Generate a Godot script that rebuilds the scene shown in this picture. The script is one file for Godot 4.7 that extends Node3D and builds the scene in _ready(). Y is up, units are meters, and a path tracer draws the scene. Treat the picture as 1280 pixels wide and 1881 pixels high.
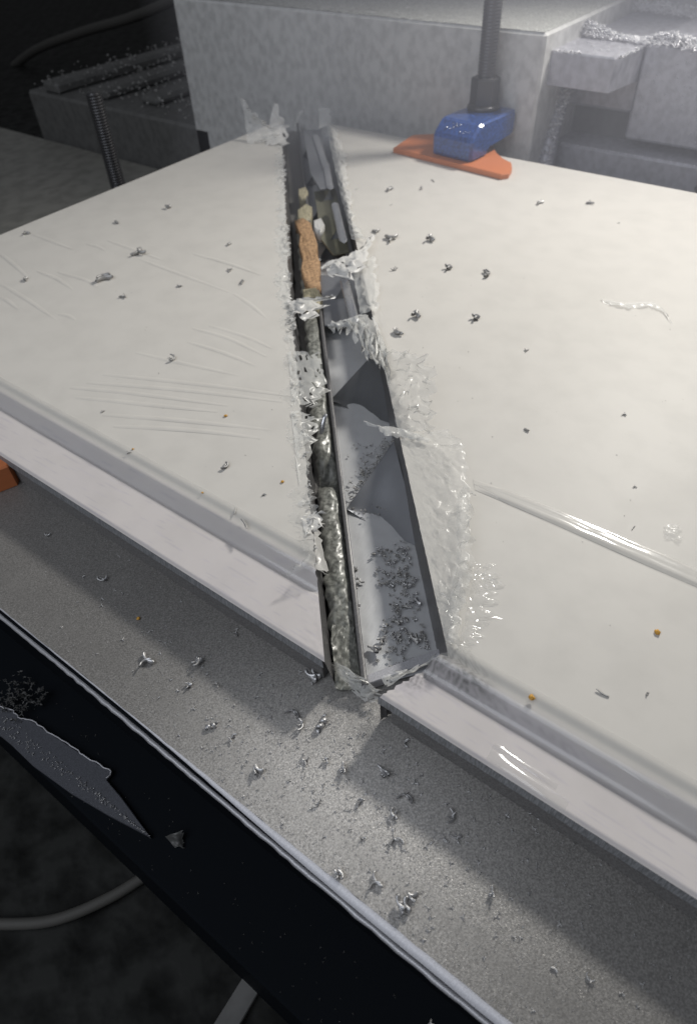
extends Node3D
# Workpiece on a milling machine: a white film-covered panel slit diagonally, an aluminium channel in the slit, clamps and castings around it.
# Written in millimetres through v(); y = 0 is the top of the panel.

var rng := RandomNumberGenerator.new()
var noise := FastNoiseLite.new()
var fine := FastNoiseLite.new()
var M := {}
var taken := {}
const TABLE := -23.0

# ---------------------------------------------------------------- helpers
func v(x: float, y: float, z: float) -> Vector3:
	return Vector3(x, y, z) * 0.001

func lin(r: float, g: float, b: float, a := 1.0) -> Color:
	var c := Color(r, g, b).linear_to_srgb()
	c.a = a
	return c

func numbered(called: String) -> String:
	if not taken.has(called):
		taken[called] = 0
		return called
	taken[called] += 1
	return "%s_%03d" % [called, taken[called]]

func tag(o: Node3D, label: String, category: String, group := "") -> Node3D:
	o.set_meta("label", label)
	o.set_meta("category", category)
	if group != "":
		o.set_meta("group", group)
	return o

func base(called: String, at := Vector3.ZERO, turn := 0.0) -> Node3D:
	var o := Node3D.new()
	o.name = numbered(called)
	add_child(o)
	o.position = at
	o.rotation.y = turn
	return o

func put(called: String, mesh: Mesh, mat: Material, parent: Node3D = null) -> MeshInstance3D:
	var o := MeshInstance3D.new()
	o.mesh = mesh
	o.material_override = mat
	if parent == null:
		o.name = numbered(called)
		add_child(o)
	else:
		o.name = called
		parent.add_child(o, true)
	return o

func struct(called: String, mesh: Mesh, mat: Material) -> MeshInstance3D:
	var o := put(called, mesh, mat)
	o.set_meta("kind", "structure")
	return o

# a sheet of nu x nv cells through f(u, v) (u, v in 0..1); keep(u, v) false leaves a cell out
func grid(nu: int, nv: int, f: Callable, col = null, keep = null, into: SurfaceTool = null) -> SurfaceTool:
	var st := into
	if st == null:
		st = SurfaceTool.new()
		st.begin(Mesh.PRIMITIVE_TRIANGLES)
	st.set_smooth_group(0)
	var pts: Array[PackedVector3Array] = []
	for j in nv + 1:
		var row := PackedVector3Array()
		for i in nu + 1:
			row.append(f.call(float(i) / nu, float(j) / nv))
		pts.append(row)
	for j in nv:
		for i in nu:
			if keep != null and not keep.call((i + 0.5) / nu, (j + 0.5) / nv):
				continue
			for c in [[0, 0], [1, 0], [1, 1], [0, 0], [1, 1], [0, 1]]:
				var a: int = i + c[0]
				var b: int = j + c[1]
				st.set_uv(Vector2(float(a) / nu, float(b) / nv))
				if col != null:
					st.set_color(col.call(pts[b][a]))
				st.add_vertex(pts[b][a])
	return st

func done(st: SurfaceTool, flat := false) -> ArrayMesh:
	if not flat:
		st.index()
	st.generate_normals()
	return st.commit()

func sheet(nu: int, nv: int, f: Callable, col = null, keep = null) -> ArrayMesh:
	return done(grid(nu, nv, f, col, keep))

# convex hull-like chamfered box (mm): faces inset by the chamfer, joined by bevel strips
func box_into(st: SurfaceTool, lo: Vector3, hi: Vector3, b := 0.6) -> void:
	var c := (lo + hi) * 0.5
	var h := (hi - lo) * 0.5
	for ax in 3:
		for s in [-1.0, 1.0]:
			var u := (ax + 1) % 3
			var w := (ax + 2) % 3
			var q := []
			for k in [[-1, -1], [1, -1], [1, 1], [-1, 1]]:
				var p := Vector3.ZERO
				p[ax] = s * h[ax]
				p[u] = k[0] * (h[u] - b)
				p[w] = k[1] * (h[w] - b)
				q.append((c + p) * 0.001)
			quad(st, q[0], q[1], q[2], q[3], s < 0)
			for t in [-1.0, 1.0]:
				var e := []
				for k in [[-1, 0], [1, 0], [1, 1], [-1, 1]]:
					var p := Vector3.ZERO
					p[w] = k[0] * (h[w] - b)
					p[ax] = s * (h[ax] if k[1] == 0 else h[ax] - b)
					p[u] = t * (h[u] - b if k[1] == 0 else h[u])
					e.append((c + p) * 0.001)
				quad(st, e[0], e[1], e[2], e[3], s * t > 0)
	for sx in [-1, 1]:
		for sy in [-1, 1]:
			for sz in [-1, 1]:
				var s3 := Vector3(sx, sy, sz)
				var q := []
				for ax in 3:
					var p := s3 * (h - Vector3(b, b, b))
					p[ax] = s3[ax] * h[ax]
					q.append((c + p) * 0.001)
				tri(st, q[0], q[1], q[2], sx * sy * sz > 0)

func tri(st: SurfaceTool, a: Vector3, b: Vector3, c: Vector3, flip := false) -> void:
	st.set_smooth_group(-1)
	st.set_uv(Vector2.ZERO)
	st.add_vertex(a)
	st.add_vertex(b if flip else c)
	st.add_vertex(c if flip else b)

func quad(st: SurfaceTool, a: Vector3, b: Vector3, c: Vector3, d: Vector3, flip := false) -> void:
	tri(st, a, b, c, flip)
	tri(st, a, c, d, flip)

func new_st() -> SurfaceTool:
	var st := SurfaceTool.new()
	st.begin(Mesh.PRIMITIVE_TRIANGLES)
	return st

func cbox(lo: Vector3, hi: Vector3, b := 0.6) -> ArrayMesh:
	var st := new_st()
	box_into(st, lo, hi, b)
	return done(st, true)

# a plan outline (x, z in mm) raised from y0 to y1 with a chamfered top
func prism_into(st: SurfaceTool, outline: PackedVector2Array, y0: float, y1: float, b := 0.4) -> void:
	var n := outline.size()
	var cen := Vector2.ZERO
	for p in outline:
		cen += p / n
	var cw := Geometry2D.is_polygon_clockwise(outline)
	var top := PackedVector2Array()
	for i in n:
		var d0 := (outline[i] - outline[(i + n - 1) % n]).normalized()
		var d1 := (outline[(i + 1) % n] - outline[i]).normalized()
		var nn := (d0.orthogonal() + d1.orthogonal()).normalized() * (1.0 if cw else -1.0)
		top.append(outline[i] - nn * b * (1.0 if true else 0.0))
	if absf(area(top)) > absf(area(outline)):
		for i in n:
			top[i] = outline[i] * 2.0 - top[i]
	for i in n:
		var j := (i + 1) % n
		var a := outline[i]
		var c := outline[j]
		quad(st, v(a.x, y0, a.y), v(c.x, y0, c.y), v(c.x, y1 - b, c.y), v(a.x, y1 - b, a.y), cw)
		quad(st, v(a.x, y1 - b, a.y), v(c.x, y1 - b, c.y), v(top[j].x, y1, top[j].y), v(top[i].x, y1, top[i].y), cw)
	var ids := Geometry2D.triangulate_polygon(top)
	for k in range(0, ids.size(), 3):
		var a := top[ids[k]]
		var c := top[ids[k + 1]]
		var d := top[ids[k + 2]]
		tri(st, v(a.x, y1, a.y), v(c.x, y1, c.y), v(d.x, y1, d.y), (c - a).cross(d - a) > 0)
		a = outline[ids[k]]
		c = outline[ids[k + 1]]
		d = outline[ids[k + 2]]
		tri(st, v(a.x, y0, a.y), v(c.x, y0, c.y), v(d.x, y0, d.y), (c - a).cross(d - a) < 0)

func area(p: PackedVector2Array) -> float:
	var s := 0.0
	for i in p.size():
		s += p[i].cross(p[(i + 1) % p.size()])
	return s * 0.5

func prism(outline: PackedVector2Array, y0: float, y1: float, b := 0.4) -> ArrayMesh:
	var st := new_st()
	prism_into(st, outline, y0, y1, b)
	return done(st, true)

func flat2(pts: Array) -> PackedVector2Array:
	var o := PackedVector2Array()
	for p in pts:
		o.append(Vector2(p.x, p.z) * 1000.0)
	return o

func smooth_path(pts: Array, n: int) -> PackedVector3Array:
	var out := PackedVector3Array()
	var m := pts.size() - 1
	for k in n + 1:
		var t := float(k) / n * m
		var i := mini(int(t), m - 1)
		var a: Vector3 = pts[maxi(i - 1, 0)]
		var b: Vector3 = pts[i]
		var c: Vector3 = pts[i + 1]
		var d: Vector3 = pts[mini(i + 2, m)]
		out.append(b.cubic_interpolate(c, a, d, t - i))
	return out

# a round tube along a path (metres), radius in mm
func tube_into(st: SurfaceTool, path: PackedVector3Array, r: float, sides := 10, r_end := -1.0) -> void:
	var n := path.size() - 1
	var up := Vector3.UP
	var frames := []
	for k in n + 1:
		var d := (path[mini(k + 1, n)] - path[maxi(k - 1, 0)]).normalized()
		var x := up.cross(d)
		if x.length() < 0.01:
			x = Vector3.RIGHT.cross(d)
		x = x.normalized()
		frames.append([x, d.cross(x).normalized()])
	var f := func(u: float, w: float) -> Vector3:
		var k := int(round(w * n))
		var rr := (r if r_end < 0 else lerpf(r, r_end, w)) * 0.001
		return path[k] + (frames[k][0] * cos(u * TAU) + frames[k][1] * sin(u * TAU)) * rr
	grid(sides, n, f, null, null, st)

# a cut chip: a ribbon of width w and thickness t (mm) along a path, rolling by twist
func ribbon_into(st: SurfaceTool, path: PackedVector3Array, side: PackedVector3Array, w: float, t: float) -> void:
	var n := path.size() - 1
	var f := func(u: float, q: float) -> Vector3:
		var k := int(round(q * n))
		var d := (path[mini(k + 1, n)] - path[maxi(k - 1, 0)]).normalized()
		var s := side[k].normalized()
		var up := d.cross(s).normalized()
		var c := int(round(u * 4)) % 4
		var edge := 0.35 if k == 0 or k == n else 1.0
		var sx: float = [-0.5, 0.5, 0.5, -0.5][c] * w * edge
		var sy: float = [-0.5, -0.5, 0.5, 0.5][c] * t
		return path[k] + (s * sx + up * sy) * 0.001
	grid(4, n, f, null, null, st)

# plan position in the slit's own axes: a along the slit away from the camera, b across it to the right (mm)
const SA := Vector2(-0.6653, -0.7466)
const SB := Vector2(0.7466, -0.6653)
func sl(a: float, b: float, y: float) -> Vector3:
	return v(-77.4 + SA.x * a + SB.x * b, y, -99.6 + SA.y * a + SB.y * b)

# ---------------------------------------------------------------- textures and materials
func noise_image(size: int, freq: float, seed_: int, octaves := 4, stretch := Vector2.ONE, lo := 0.0, hi := 1.0, kind := FastNoiseLite.TYPE_SIMPLEX_SMOOTH) -> Image:
	var n := FastNoiseLite.new()
	n.seed = seed_
	n.noise_type = kind
	n.frequency = 1.0
	n.fractal_octaves = octaves
	var im := Image.create(size, size, false, Image.FORMAT_RGB8)
	# four-dimensional wrap is not offered: blend two shifted copies so that the tile closes
	for y in size:
		for x in size:
			var fx := float(x) / size
			var fy := float(y) / size
			var a := TAU * fx
			var val := n.get_noise_3d(cos(a) * freq * stretch.x / TAU, sin(a) * freq * stretch.x / TAU, fy * freq * stretch.y)
			var val2 := n.get_noise_3d(cos(a) * freq * stretch.x / TAU, sin(a) * freq * stretch.x / TAU, (fy - 1.0) * freq * stretch.y)
			val = lerpf(val, val2, smoothstep(0.75, 1.0, fy))
			var g := clampf(lerpf(lo, hi, val * 0.5 + 0.5), 0.0, 1.0)
			im.set_pixel(x, y, Color(g, g, g))
	return im

func tex(im: Image) -> ImageTexture:
	im.generate_mipmaps()
	return ImageTexture.create_from_image(im)

func mat(called: String, col: Color, rough: float, metal := 0.0) -> StandardMaterial3D:
	var m := StandardMaterial3D.new()
	m.resource_name = called
	m.albedo_color = col
	m.roughness = rough
	m.metallic = metal
	M[called] = m
	return m

func triplanar(m: StandardMaterial3D, tile_mm: float) -> void:
	m.uv1_triplanar = true
	m.uv1_world_triplanar = true
	m.uv1_scale = Vector3.ONE * (1000.0 / tile_mm)

func make_materials() -> void:
	var soft := tex(noise_image(256, 9.0, 3, 4, Vector2.ONE, 0.965, 1.025))
	var grain := tex(noise_image(512, 150.0, 5, 3, Vector2.ONE, 0.0, 1.0))
	var grit := tex(noise_image(512, 60.0, 8, 5, Vector2.ONE, 0.62, 1.15))
	var blotch := tex(noise_image(512, 13.0, 11, 6, Vector2(1.15, 0.95), 0.80, 1.12))
	var brushed := tex(noise_image(512, 18.0, 14, 4, Vector2(9.0, 0.7), 0.45, 1.2))
	var speck := noise_image(512, 90.0, 17, 4, Vector2.ONE, -0.2, 1.6)
	var oily := tex(noise_image(256, 10.0, 23, 5, Vector2.ONE, 0.35, 1.35))
	var m := mat("white_film", lin(0.61, 0.588, 0.553), 0.5)
	m.albedo_texture = soft
	m.vertex_color_use_as_albedo = true
	m.metallic_specular = 0.3
	triplanar(m, 190)
	m = mat("film_over_white", lin(0.62, 0.60, 0.57), 0.35)
	m.metallic_specular = 0.4
	m = mat("edge_grey", lin(0.33, 0.34, 0.36), 0.5)
	m.albedo_texture = brushed
	triplanar(m, 60)
	m = mat("cut_metal", lin(0.27, 0.265, 0.27), 0.45, 0.5)
	m.albedo_texture = brushed
	triplanar(m, 25)
	m = mat("dark_skirt", lin(0.21, 0.205, 0.205), 0.7)
	m.albedo_texture = grit
	triplanar(m, 48)
	m = mat("aluminium", lin(0.64, 0.65, 0.67), 0.42, 0.5)
	m.albedo_texture = soft
	triplanar(m, 70)
	m.heightmap_enabled = true
	m.heightmap_texture = brushed
	m.heightmap_scale = 0.008
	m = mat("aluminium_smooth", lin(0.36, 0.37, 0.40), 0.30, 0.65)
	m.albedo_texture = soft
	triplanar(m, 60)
	m = mat("aluminium_shaded", lin(0.17, 0.175, 0.185), 0.34, 0.5)  # smooth aluminium again, with shade painted into its colour for farther gussets
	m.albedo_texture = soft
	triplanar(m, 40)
	m = mat("aluminium_bright", lin(0.75, 0.76, 0.79), 0.25, 0.85)
	m = mat("chip_metal", lin(0.52, 0.52, 0.53), 0.42, 0.75)
	m = mat("chip_bright", lin(0.75, 0.75, 0.78), 0.35, 0.5)
	m = mat("chip_dim", lin(0.10, 0.10, 0.10), 0.5, 0.4)
	m = mat("chip_dark", lin(0.40, 0.395, 0.39), 0.45, 0.5)
	m = mat("table_steel", lin(0.84, 0.815, 0.79), 0.36, 0.35)
	m.albedo_texture = grit
	triplanar(m, 48)
	m.heightmap_enabled = true
	m.heightmap_texture = grain
	m.heightmap_scale = 0.014
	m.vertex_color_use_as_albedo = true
	m = mat("worn_edge", lin(0.62, 0.62, 0.66), 0.4, 0.3)
	m.albedo_texture = grit
	triplanar(m, 20)
	m = mat("black_paint", lin(0.007, 0.0085, 0.011), 0.6)
	m.metallic_specular = 0.12
	m = mat("dark_floor", lin(0.028, 0.029, 0.028), 0.65)
	m.metallic_specular = 0.2
	m.albedo_texture = oily
	triplanar(m, 260)
	m.heightmap_enabled = true
	m.heightmap_texture = oily
	m.heightmap_scale = 0.4
	m = mat("granite", lin(0.60, 0.60, 0.595), 0.6)
	m.albedo_texture = blotch
	triplanar(m, 150)
	m = mat("granite_top", lin(0.80, 0.81, 0.78), 0.55)
	m.albedo_texture = tex(speck)
	triplanar(m, 90)
	m.heightmap_enabled = true
	m.heightmap_texture = grit
	m.heightmap_scale = 0.06
	m = mat("cast_iron", lin(0.46, 0.46, 0.51), 0.42, 0.3)
	m.albedo_texture = blotch
	triplanar(m, 110)
	m = mat("dark_iron", lin(0.12, 0.12, 0.118), 0.6)
	m.albedo_texture = blotch
	triplanar(m, 160)
	m = mat("bed_iron", lin(0.24, 0.235, 0.215), 0.55)
	m.albedo_texture = blotch
	triplanar(m, 300)
	m = mat("olive_metal", lin(0.20, 0.195, 0.15), 0.45, 0.4)
	m = mat("offcut_steel", lin(0.10, 0.105, 0.125), 0.5, 0.2)
	m.albedo_texture = grit
	triplanar(m, 30)
	m = mat("black_oxide", lin(0.075, 0.075, 0.08), 0.34, 0.7)
	m = mat("blue_paint", lin(0.035, 0.105, 0.38), 0.28)
	m.albedo_texture = oily
	m.clearcoat_enabled = true
	m.clearcoat = 0.6
	m.clearcoat_roughness = 0.1
	m.heightmap_enabled = true
	m.heightmap_texture = soft
	triplanar(m, 30)
	m.heightmap_scale = 0.05
	m = mat("orange_pad", lin(0.62, 0.20, 0.075), 0.4)
	m.albedo_texture = soft
	triplanar(m, 40)
	m = mat("glue", lin(0.33, 0.335, 0.305), 0.38)
	m.albedo_texture = tex(noise_image(256, 14.0, 29, 5, Vector2.ONE, 0.25, 1.35))
	triplanar(m, 34)
	m.clearcoat_enabled = true
	m.clearcoat = 0.25
	m.clearcoat_roughness = 0.25
	m = mat("orange_core", lin(0.50, 0.31, 0.17), 0.8)
	m.albedo_texture = oily
	triplanar(m, 22)
	m = mat("yellow_core", lin(0.50, 0.45, 0.31), 0.6)
	m.albedo_texture = oily
	triplanar(m, 14)
	m = mat("yellow_bit", lin(0.62, 0.33, 0.05), 0.5)
	m = mat("cable_rubber", lin(0.075, 0.073, 0.068), 0.7)
	m = mat("film_shiny", Color(0.93, 0.93, 0.92, 0.14), 0.12)
	m.transparency = BaseMaterial3D.TRANSPARENCY_ALPHA
	m.cull_mode = BaseMaterial3D.CULL_DISABLED
	m = mat("film_clear", Color(0.93, 0.93, 0.92, 0.20), 0.24)
	m.metallic_specular = 0.27
	m.transparency = BaseMaterial3D.TRANSPARENCY_ALPHA
	m.cull_mode = BaseMaterial3D.CULL_DISABLED
	m = mat("film_milky", Color(0.93, 0.93, 0.92, 0.40), 0.24)
	m.metallic_specular = 0.27
	m.transparency = BaseMaterial3D.TRANSPARENCY_ALPHA
	m.cull_mode = BaseMaterial3D.CULL_DISABLED
	m = mat("film_white", lin(0.78, 0.77, 0.75, 0.8), 0.3)
	m.transparency = BaseMaterial3D.TRANSPARENCY_ALPHA
	m.cull_mode = BaseMaterial3D.CULL_DISABLED
	m.backlight_enabled = true
	m.backlight = Color(0.5, 0.5, 0.5)

# ---------------------------------------------------------------- chips
var chip_mesh := []

func make_chip_meshes() -> void:
	for k in 14:
		var st := new_st()
		rng.seed = 900 + k
		var kind := k % 7
		if kind == 0 or kind == 3:      # a C-shaped curl
			chip_arc(st, Vector3.ZERO, rng.randf_range(2.0, 3.4), 0.50, 0.26, 0.10, rng.randf() * TAU, 0.35)
			chip_arc(st, Vector3(0.15, 0.08, 0.1), rng.randf_range(0.8, 1.6), 0.5, 0.22, 0.1, rng.randf() * TAU, 0.5)
		elif kind == 1:                 # a short flat flake with a bent end
			chip_arc(st, Vector3.ZERO, 1.6, 0.9, 0.34, 0.14, rng.randf() * TAU, 0.1)
			chip_arc(st, Vector3(0.2, 0.1, 0.15), 2.2, 0.55, 0.28, 0.12, rng.randf() * TAU, 0.25)
		elif kind == 2:                 # a tight helix
			chip_helix(st, 2.4 + rng.randf(), 0.2, 1.1, 0.3)
		elif kind == 4:                 # a clump of broken curls
			var face := rng.randf() * TAU
			for q in 3:
				chip_arc(st, Vector3(rng.randf_range(-0.22, 0.22), 0.07 * q, rng.randf_range(-0.16, 0.16)), rng.randf_range(1.0, 2.4), rng.randf_range(0.3, 0.55), 0.30, 0.11, face + rng.randf_range(-0.7, 0.7), 0.2)
		elif kind == 5:                 # a needle
			chip_arc(st, Vector3.ZERO, 0.5, 2.0, 0.12, 0.1, 0.0, 0.05)
		else:                           # a crescent with a tail
			chip_arc(st, Vector3.ZERO, 1.9, 0.42, 0.40, 0.14, 0.0, 0.2)
			chip_arc(st, Vector3(0.25, 0.1, 0.12), 1.1, 0.5, 0.3, 0.12, 0.9, 0.3)
		chip_mesh.append(done(st, false))

# unit-sized chip pieces: about 1 mm long; scaled where they lie
func chip_arc(st: SurfaceTool, at: Vector3, sweep: float, r: float, w: float, t: float, turn: float, rise: float) -> void:
	var path := PackedVector3Array()
	var side := PackedVector3Array()
	var n := 9
	var mid := Vector3(cos(turn), 0, sin(turn)) * r
	for k in n + 1:
		var q := float(k) / n - 0.5
		var an := turn + q * sweep
		var p := Vector3(cos(an) * r, 0.0, sin(an) * r) - mid
		p.y = w * 0.5 + rise * absf(q) * absf(q) * 2.0
		path.append((at + p) * 0.001)
		side.append(Vector3(cos(an) * 0.5 * sin(q * 4.0), 1.0, sin(an) * 0.5 * sin(q * 4.0)))
	ribbon_into(st, path, side, w, t)

func chip_helix(st: SurfaceTool, turns: float, r: float, length: float, w: float) -> void:
	var path := PackedVector3Array()
	var side := PackedVector3Array()
	var n := int(turns * 9)
	for k in n + 1:
		var q := float(k) / n
		var an := q * turns * TAU
		path.append(Vector3((q - 0.5) * length, r + cos(an) * r * 0.9, sin(an) * r) * 0.001)
		side.append(Vector3(1, 0.15 * sin(an * 0.7), 0))
	ribbon_into(st, path, side, w, 0.09)

func chip(at: Vector3, size_mm: float, kind: int, mat_name: String, label: String, group: String, called := "metal_chip") -> void:
	rng.seed = int(absf(at.x * 1e6)) + int(absf(at.z * 1e6)) * 3 + kind
	var o := put(called, chip_mesh[kind], M[mat_name])
	o.position = at
	o.rotation = Vector3(rng.randf_range(-0.12, 0.12), rng.randf() * TAU, rng.randf_range(-0.12, 0.12))
	o.scale = Vector3.ONE * size_mm
	tag(o, label, "metal chip", group)

func speck(at: Vector3, size_mm: float, label: String) -> void:
	rng.seed = int(absf(at.x * 1e6)) + 5
	var st := new_st()
	var s0 := rng.randf() * 50.0
	grid(10, 6, func(u: float, w: float): return Vector3(cos(u * TAU) * sin(w * PI), cos(w * PI) * 0.6, sin(u * TAU) * sin(w * PI)) * (0.5 + 0.25 * fine.get_noise_2d(u * 4.0 + s0, w * 3.0)) * 0.001, null, null, st)
	var o := put("coloured_speck", done(st), M.yellow_bit)
	o.position = at + v(0, size_mm * 0.2, 0)
	o.scale = Vector3.ONE * size_mm
	tag(o, label, "speck", "orange and yellow specks")

# ---------------------------------------------------------------- film
# a torn sheet lofted through rows of [left, right]; bulge and crumple in mm; ragged right edge
func film(rows: Array, nu: int, nv: int, bulge: float, crumple: float, seed_: int, ragged := 0.12, holes := 0.0) -> ArrayMesh:
	var n := FastNoiseLite.new()
	n.seed = seed_
	n.frequency = 1.0
	n.fractal_octaves = 2
	var ln := []
	var rn := []
	for r in rows:
		ln.append(r[0])
		rn.append(r[1])
	var lp := smooth_path(ln, nv)
	var rp := smooth_path(rn, nv)
	var f := func(u: float, w: float) -> Vector3:
		var k := int(round(w * nv))
		var a := lp[k]
		var b := rp[k]
		var width := (b - a).length() * 1000.0
		var uu := u * (1.0 + ragged * (n.get_noise_2d(w * 24.0, 7.0) * 1.4 + n.get_noise_2d(w * 70.0, 57.0) * 0.22))
		var p := a.lerp(b, uu)
		p.y += bulge * sin(u * PI) * 0.001
		var s := 0.16
		# sharp creases between slack facets
		var q := Vector3(n.get_noise_3d(p.x * 1000 * s, 3.1, p.z * 1000 * s), 1.5 * absf(n.get_noise_3d(p.x * 700 * s, 9.7, p.z * 700 * s)) - 0.9 * absf(n.get_noise_3d(p.z * 1300 * s, 29.7, p.x * 1300 * s)), n.get_noise_3d(p.x * 1000 * s, 17.3, p.z * 1000 * s))
		var c := crumple * (0.3 + 0.7 * smoothstep(0.0, 0.35, u)) * 0.001
		q.y += 0.10 * absf(n.get_noise_2d(p.x * 620.0, p.z * 620.0)) 
		return p + q * c
	var keep = null
	if holes > 0.0:
		keep = func(u: float, w: float) -> bool:
			var e := maxf(absf(u - 0.5), absf(w - 0.5)) * 2.0
			return n.get_noise_2d(u * 9.0 + 31.0, w * 9.0) > -0.62 + holes * e * e
	return sheet(nu, nv, f, null, keep)

# ---------------------------------------------------------------- build
func _ready() -> void:
	var cam := Camera3D.new()
	cam.name = "camera"
	add_child(cam)
	cam.position = Vector3(0, 0.2, 0)
	cam.rotation = Vector3(-0.792446, 0.674066, -0.050629)
	cam.fov = 74.82
	cam.near = 0.01
	cam.far = 40.0
	var lens := CameraAttributesPhysical.new()
	lens.frustum_focal_length = 15.69
	lens.frustum_focus_distance = 0.27
	lens.frustum_near = 0.01
	lens.frustum_far = 40.0
	lens.exposure_aperture = 10.0
	cam.attributes = lens
	cam.make_current()

	var env := Environment.new()
	env.background_mode = Environment.BG_COLOR
	env.background_color = lin(0.075, 0.077, 0.081)
	env.tonemap_mode = Environment.TONE_MAPPER_LINEAR
	env.tonemap_exposure = 1.04
	env.sdfgi_enabled = true
	env.ssao_enabled = true
	env.ssil_enabled = true
	env.volumetric_fog_enabled = true
	env.volumetric_fog_density = 0.0
	var we := WorldEnvironment.new()
	we.name = "environment"
	we.environment = env
	add_child(we)

	var key := SpotLight3D.new()           # the machine's work lamp, above and behind the panel, out of the frame
	key.name = "work_lamp"
	add_child(key)
	key.position = Vector3(-0.105, 0.435, -0.773)
	key.look_at(Vector3(-0.07, -0.02, 0.06), Vector3.UP)
	key.light_color = Color(1.0, 0.985, 0.95)
	key.light_energy = 0.64
	key.light_size = 0.042
	key.spot_angle = 66.0
	key.spot_angle_attenuation = 1.0
	key.spot_range = 6.0
	key.spot_attenuation = 2.0
	key.shadow_enabled = true

	var fill := AreaLight3D.new()          # soft fill light added behind and above the camera
	fill.name = "fill_light"
	add_child(fill)
	fill.position = Vector3(-0.30, 0.88, 0.50)
	fill.look_at(Vector3(-0.22, 0.0, -0.35), Vector3.UP)
	fill.area_size = Vector2(0.9, 0.9)
	fill.light_color = Color(0.95, 0.97, 1.0)
	fill.light_energy = 0.54
	fill.shadow_enabled = true

	noise.seed = 4
	noise.frequency = 1.0
	noise.fractal_octaves = 4
	fine.seed = 9
	fine.frequency = 1.0
	fine.fractal_octaves = 3
	make_materials()
	make_chip_meshes()
	setting()
	table()
	left_panel()
	right_panel()
	channel()
	clamps()
	backdrop_castings()
	front_things()
	chips_on_things()

func setting() -> void:
	struct("machine_bed", cbox(Vector3(-1500, -149.7, -598), Vector3(-532, -100, -120), 3.0), M.bed_iron)
	var haze := FogVolume.new()            # fog volume added to give the veiling glare behind the panel
	haze.name = "glare_haze"
	haze.size = Vector3(1.1, 0.5, 0.72)
	haze.position = Vector3(0.08, 0.1, -0.74)
	haze.set_meta("kind", "stuff")
	var fm := FogMaterial.new()
	fm.resource_name = "haze"
	fm.density = 1.0
	fm.albedo = Color(0.93, 0.94, 1.0)
	haze.material = fm
	add_child(haze)
	struct("ground", cbox(Vector3(-4000, -190, -4000), Vector3(3000, -150, 2500), 1.0), M.dark_floor)

func table() -> void:
	var t := base("steel_table", v(-60, TABLE, -300))
	tag(t, "grey steel machine table under the white panel, strewn with metal chips", "machine table")
	var off := t.position
	var st := new_st()
	# top sheet with a slightly wavy worn front edge, then the chamfer as a part of its own
	var f := func(u: float, w: float) -> Vector3:
		var x := lerpf(-530.0, 420.0, u)
		var z := lerpf(-620.0, -43.6, pow(w, 0.55))
		if w > 0.999:
			z += 0.35 * noise.get_noise_1d(x * 0.2)
		return v(x, TABLE, z) - off
	# pale aluminium dust, with the lit patch before the slit painted in too
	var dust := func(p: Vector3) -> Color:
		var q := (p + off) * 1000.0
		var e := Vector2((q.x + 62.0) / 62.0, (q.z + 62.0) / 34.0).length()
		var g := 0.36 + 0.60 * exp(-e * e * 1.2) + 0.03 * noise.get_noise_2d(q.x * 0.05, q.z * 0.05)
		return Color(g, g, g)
	put("table_top", sheet(260, 60, f, dust), M.table_steel, t)  # vertex colour carries dust and the painted light patch
	var ch := func(u: float, w: float) -> Vector3:
		var x := lerpf(-530.0, 420.0, u)
		var wid := lerpf(0.5, 2.7, smoothstep(-150.0, -30.0, x))
		var z := -43.6 + (0.35 * noise.get_noise_1d(x * 0.2) if w < 0.01 else 0.12 * noise.get_noise_1d(x * 0.9 + 50.0)) + wid * w
		return v(x, TABLE - wid * 0.45 * w * w, z) - off
	put("chamfered_edge", sheet(240, 3, ch), M.worn_edge, t)
	put("front_face", cbox(Vector3(-530, -52, -90) - off * 1000, Vector3(420, TABLE - 1.6, -42.4) - off * 1000, 0.4), M.black_paint, t)
	var lip := func(u: float, w: float) -> Vector3:
		var x := lerpf(-530.0, 420.0, u)
		var gap := lerpf(0.4, 2.6, smoothstep(-200.0, 0.0, x))
		var rag := 0.4 * noise.get_noise_1d(x * 0.35 + 9.0) + 0.25 * fine.get_noise_1d(x * 1.7)
		var a := w * TAU
		return v(x, -26.6 - gap * 0.5 + sin(a) * (0.8 + 0.3 * rag), -42.2 + gap * 0.6 + rag * 0.5 + cos(a) * (1.0 + 0.5 * rag)) - off
	put("worn_lip", sheet(320, 6, lip), M.worn_edge, t)

# height of the panel's surface at z (mm), with the moulded step along its front; zg is the groove
func profile(z: float, zg: float) -> float:
	var y := 0.0
	y -= 1.3 * smoothstep(zg - 11.5, zg - 8.0, z)
	y -= 5.3 * smoothstep(zg - 6.0, zg - 0.3, z)
	y += 0.6 * smoothstep(zg + 0.2, zg + 1.4, z)
	y -= 0.7 * smoothstep(-95.6, -94.2, z)
	return y

func panel_rows(zback: float) -> PackedFloat32Array:
	var zs := PackedFloat32Array()
	var z := -94.2
	while z > -100.0:
		zs.append(z)
		z -= 0.45
	while z > -134.0:
		zs.append(z)
		z -= 0.7
	while z > zback:
		zs.append(z)
		z -= 1.1 + 0.006 * (-134.0 - z)
	zs.append(zback)
	return zs

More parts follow.
